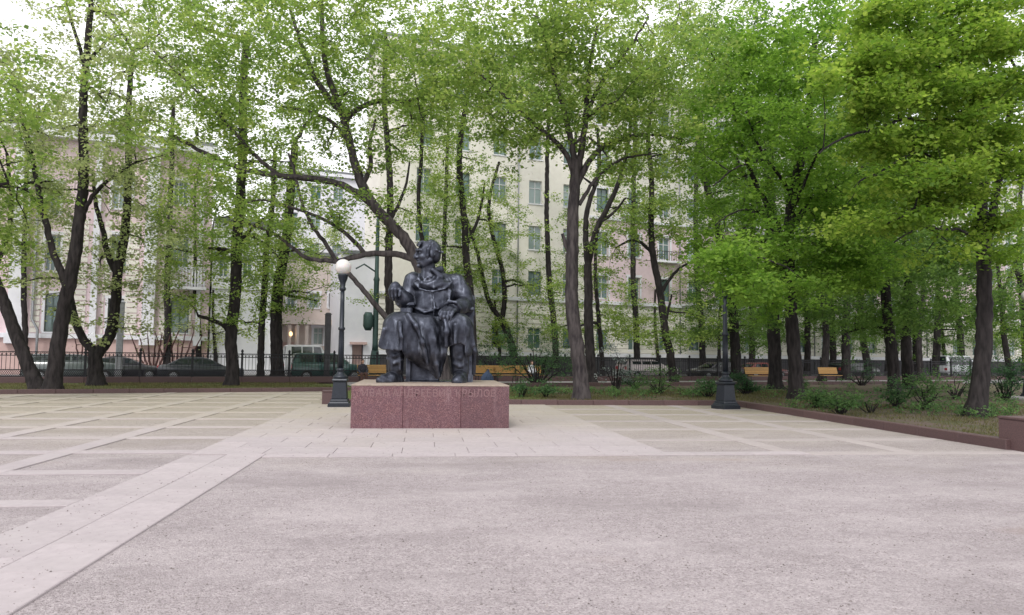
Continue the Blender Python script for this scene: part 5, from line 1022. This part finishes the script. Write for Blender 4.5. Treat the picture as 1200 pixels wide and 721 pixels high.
for (b_, tx, r_, lb, bl, lf) in (
    ((232, 440), 228, 4, 'thin trunk with low leafy boughs over the curved black sedan', [(225, 330, 50, 36, 0, 2.5, 70), (235, 385, 34, 18, 0, 2, 20), (235, 230, 40, 50, 0, 3, 60)], 'pale'),
    ((28, 441), 30, 4, 'slender tree behind the railing between the white pilaster and the leaning trunks', [(25, 280, 34, 50, 0, 2.5, 44), (35, 200, 40, 50, 0, 3, 60), (60, 140, 50, 40, 0, 3, 50)], 'pale'),
    ((520, 441), 522, 4, 'thin trunk hidden behind the seated figure, its leaves showing past the shoulder', [(548, 330, 26, 46, 0, 2.5, 60), (520, 215, 40, 50, 0, 3, 70), (560, 270, 30, 40, 0, 2.5, 50)], 'mid'),
    ((1072, 441), 1070, 5, 'dim trunk at the back of the right-hand bed near the railing', [(1075, 380, 40, 34, 0, 3, 100), (1075, 290, 50, 40, 0, 3, 100)], 'deep'),
    ((1200, 441), 1195, 5, 'dim trunk behind the last lamp close to the railing', [(1195, 390, 36, 34, 0, 3, 80), (1195, 280, 50, 50, 0, 3, 90), (1210, 100, 60, 80, 0, 3, 110)], 'deep'),
    ((975, 441), 972, 5, 'dim trunk behind the small far bench close to the railing', [(975, 375, 40, 34, 0, 3, 90), (970, 280, 50, 40, 0, 3, 90)], 'deep'),
    ((672, 441), 672, 4, 'slim trunk masked by the large grey-barked tree', [(655, 385, 30, 24, 0, 2, 40), (700, 400, 34, 18, 0, 2, 30), (665, 310, 26, 30, 0, 2, 22)], 'mid')):
    tree('tree', lb, [(r_, 2.2, [b_, (b_[0]+2, 400), ((b_[0]+tx)/2-2, 330), (tx, 240), (tx+3, 150)])], bl, lf, per=20, size=.12, spread=.36)
tree('tree', 'tree beside the vivid green one, its wide boughs closing the canopy on the right', [(9, 4, [(1048, 462), (1046, 420), (1040, 370), (1036, 310), (1030, 250), (1036, 180), (1040, 110)]), (4, 1.6, [(1032, 270), (1000, 230, -1), (965, 215, -2)]), (4, 1.6, [(1034, 240), (1075, 210, -1), (1115, 200, -2)])],
     [(1040, 300, 70, 40, -1, 3, 150), (1030, 230, 70, 45, -1, 3, 160), (1120, 290, 60, 36, -1, 3, 130), (1130, 160, 60, 50, 0, 3, 100), (940, 360, 45, 24, -1, 2, 50), (1060, 370, 60, 24, 0, 2.5, 70), (1170, 360, 40, 28, 0, 2.5, 60)], 'deep')
for (b_, tx, lb, bl, lf) in (
    ((842, 441), 846, 'small leafy tree at the railing behind the right lamp', [(845, 385, 40, 26, 0, 2.5, 60), (880, 395, 36, 18, 0, 2.5, 50)], 'deep'),
    ((1015, 440), 1012, 'small leafy tree at the railing right of the far bench', [(1000, 392, 50, 20, 0, 2.5, 70), (950, 392, 40, 20, 0, 2.5, 50)], 'deep'),
    ((1106, 440), 1104, 'small leafy tree at the railing left of the biggest trunk', [(1105, 392, 44, 20, 0, 2.5, 60), (1060, 396, 34, 18, 0, 2.5, 40), (1170, 392, 40, 22, 0, 2.5, 60)], 'deep'),
    ((585, 440), 580, 'small leafy tree at the railing behind the pair of close benches', [(575, 372, 44, 30, 0, 2.5, 64), (600, 300, 34, 30, 0, 2.5, 30), (620, 385, 34, 22, 0, 2.5, 36), (545, 395, 20, 20, 0, 2, 14)], 'mid'),
    ((770, 440), 768, 'small leafy tree at the railing behind the slender bent tree', [(745, 392, 34, 18, 0, 2.5, 30), (710, 345, 40, 28, 0, 2.5, 50), (775, 330, 40, 28, 0, 2.5, 40)], 'mid'),
    ((252, 440), 250, 'small leafy tree at the railing beside the burled trunk', [(215, 365, 44, 24, 0, 2.5, 44), (170, 325, 44, 30, 0, 2.5, 44), (110, 300, 44, 30, 0, 2.5, 34), (60, 330, 34, 30, 0, 2.5, 24), (370, 270, 50, 26, 0, 2.5, 30), (290, 385, 26, 14, 0, 2, 10)], 'pale')):
    tree('tree', lb, [(3, 1.4, [b_, (b_[0]+1, 410), ((b_[0]+tx)/2-2, 380), (tx, 340)])], bl, lf, per=20, size=.12, spread=.36)
# ------------------------------------------------------------------ shrubs
def shrub(label, base, blobs, leaf='shrub', stems=7, h=None, per=22, spread=.13, size=.065, bark='bark', cat='shrub', rad=1.3, **k):
    bx, by = base; lim = []; ty = min(b[1] for b in blobs); w_ = max(b[2] for b in blobs)
    for i in range(stems):
        a = (i+.5)/stems*2-1; x = bx+a*w_*.75+RNG.normal(0, 2); y1 = by-(by-ty)*(.75+.4*RNG.random())*(1-.35*abs(a)); lim.append((rad*.8, rad*.35, [(bx+a*w_*.15, by, 0), (bx+a*w_*.4, by-(by-y1)*.45, RNG.normal(0, .2)), (x, y1, RNG.normal(0, .4))]))
    return tree('shrub', label, lim, blobs, leaf, bark, per, spread, size, cat, 'shrubs in the planting beds', 1.1, base, step=.25, droop=.05, **k)
shrub('large leafy green shrub filling the gap right of the pedestal', (630, 452), [(625, 415, 38, 24, 0, 1.1, 150), (650, 425, 30, 20, .3, 1, 80), (600, 420, 28, 18, .5, 1, 60)], 'shrub', 12)
shrub('dark green shrub close behind the right end of the pedestal', (580, 442), [(575, 420, 28, 18, 0, 1, 90), (555, 425, 18, 14, 0, .8, 30)], 'dark', 8)
shrub('dark shrub with silvery white leaves right of the double trunk', (722, 458), [(720, 430, 17, 20, 0, .8, 70), (712, 420, 8, 14, -.2, .4, 16)], 'silver', 7)
shrub('low dark green shrub beside the silvery one', (745, 456), [(742, 444, 14, 9, 0, .7, 26)], 'dark', 7)
shrub('small leafy shrub in front of the slender bent tree', (772, 462), [(770, 443, 20, 13, 0, .7, 46)], 'shrublight', 7)
shrub('low spreading shrub left of the right lamp base', (830, 466), [(832, 453, 17, 9, 0, .6, 50)], 'shrub', 6)
shrub('dense dark shrub immediately right of the right lamp base', (875, 462), [(874, 448, 20, 13, .3, .8, 110)], 'dark', 8)
shrub('feathery shrub at the front of the bed, right of the stout tree', (985, 486), [(983, 465, 26, 15, 0, .8, 60)], 'shrublight', 9)
shrub('small thin shrub between the stout tree and the feathery one', (956, 478), [(955, 464, 14, 11, 0, .5, 24)], 'shrublight', 6)
shrub('light green shrub in the middle of the right-hand bed', (1086, 480), [(1087, 454, 20, 20, 0, .8, 46)], 'shrublight', 8)
shrub('loose twiggy shrub in front of the heavy dark trunk', (1050, 478), [(1048, 458, 18, 15, 0, .6, 30)], 'shrub', 7)
shrub('leafy shrub left of the biggest right-hand trunk', (1120, 468), [(1118, 442, 22, 20, 0, .9, 70)], 'shrub', 8)
shrub('dark bushy shrub right of the biggest trunk beside the last lamp', (1178, 470), [(1176, 440, 22, 24, 0, .9, 110)], 'dark', 9)
shrub('low shrub left of the far small bench', (930, 462), [(945, 448, 18, 10, 1, .7, 36)], 'shrub', 5)
shrub('low shrub hugging the kerb right of the feathery one', (1020, 484), [(1018, 470, 18, 9, 0, .5, 24)], 'shrublight', 6)
shrub('shrub behind the path right of the far small bench', (1010, 452), [(1008, 436, 20, 14, 0, .8, 50)], 'dark', 6)
shrub('small plant behind the kerb left of the double trunk', (640, 466), [(640, 455, 10, 8, 0, .4, 20)], 'shrub', 4)
shrub('small plant behind the kerb near the backpack', (612, 465), [(612, 453, 9, 8, 0, .4, 16)], 'shrub', 4)
# undergrowth: shoots nobody could count over the bed and along the kerb
n = 620; q_ = [];
for i in range(n):
    if i < 330: px_, py_ = random.uniform(880, 1190), random.uniform(456, 492)
    elif i < 500: px_, py_ = random.uniform(604, 860), random.uniform(457, 467)
    else: px_, py_ = random.uniform(940, 1200), random.uniform(447, 456)
    v = G(px_, py_, .06)
    if v.x > 10.75 and v.x < 11.2 and v.y < 24.9: continue
    if v.x < 11.1 and v.y < 25.2: continue
    d_ = sin(v.x*.9)+cos(v.y*.8+1)
    if d_ < -.3: continue
    for k_ in range(random.randint(1, 4)): q_.append((v.x+random.gauss(0, .12), v.y+random.gauss(0, .12), random.uniform(.1, .38)))
q_ = np.array(q_); V, F, a_ = leaves(q_, None, 14, .09, .07); stl = [(np.array([[c[0], c[1], .05], [c[0]+random.gauss(0, .04), c[1], c[2]*.6], [c[0]+random.gauss(0, .07), c[1], c[2]*1.15]]), np.array([.006, .004, .002])) for c in q_]
ug = obj('undergrowth', mesh_np('undergrowth', V, F, False, a_, LF['shrublight'])); tag(ug, 'low leafy shoots and saplings scattered through the shaded planting bed', 'undergrowth', kind='stuff')
V, F = tubes(stl, lambda r: 3); tag(obj('stalks', mesh_np('stalks', V, F, True, None, M['bark']), None, ug), kind='stuff')
for i, (x, lb) in enumerate(((178, 'bare reddish multi-stemmed shrub behind the railing under the balcony'), (205, 'second bare reddish shrub, its stems leaning right below the green window'), (98, 'small bare reddish shrub behind the railing left of the V fork'))):
    tree('shrub', lb, [(1.6, .5, [(x, 444, 0), (x+a*.5, 425, RNG.normal(0, .3)), (x+a, 398-RNG.random()*12, RNG.normal(0, .5))]) for a in ((-24, -14, -5, 4, 12, 22, 32) if i < 2 else (-10, -2, 8))], [(x, 395, 34 if i < 2 else 12, 18, 0, 1.2, 34 if i < 2 else 10)], 'pale', 'redtwig', 7, .3, .08, 'shrub', 'shrubs in the planting beds', 1.1, (x, 441), step=.3)
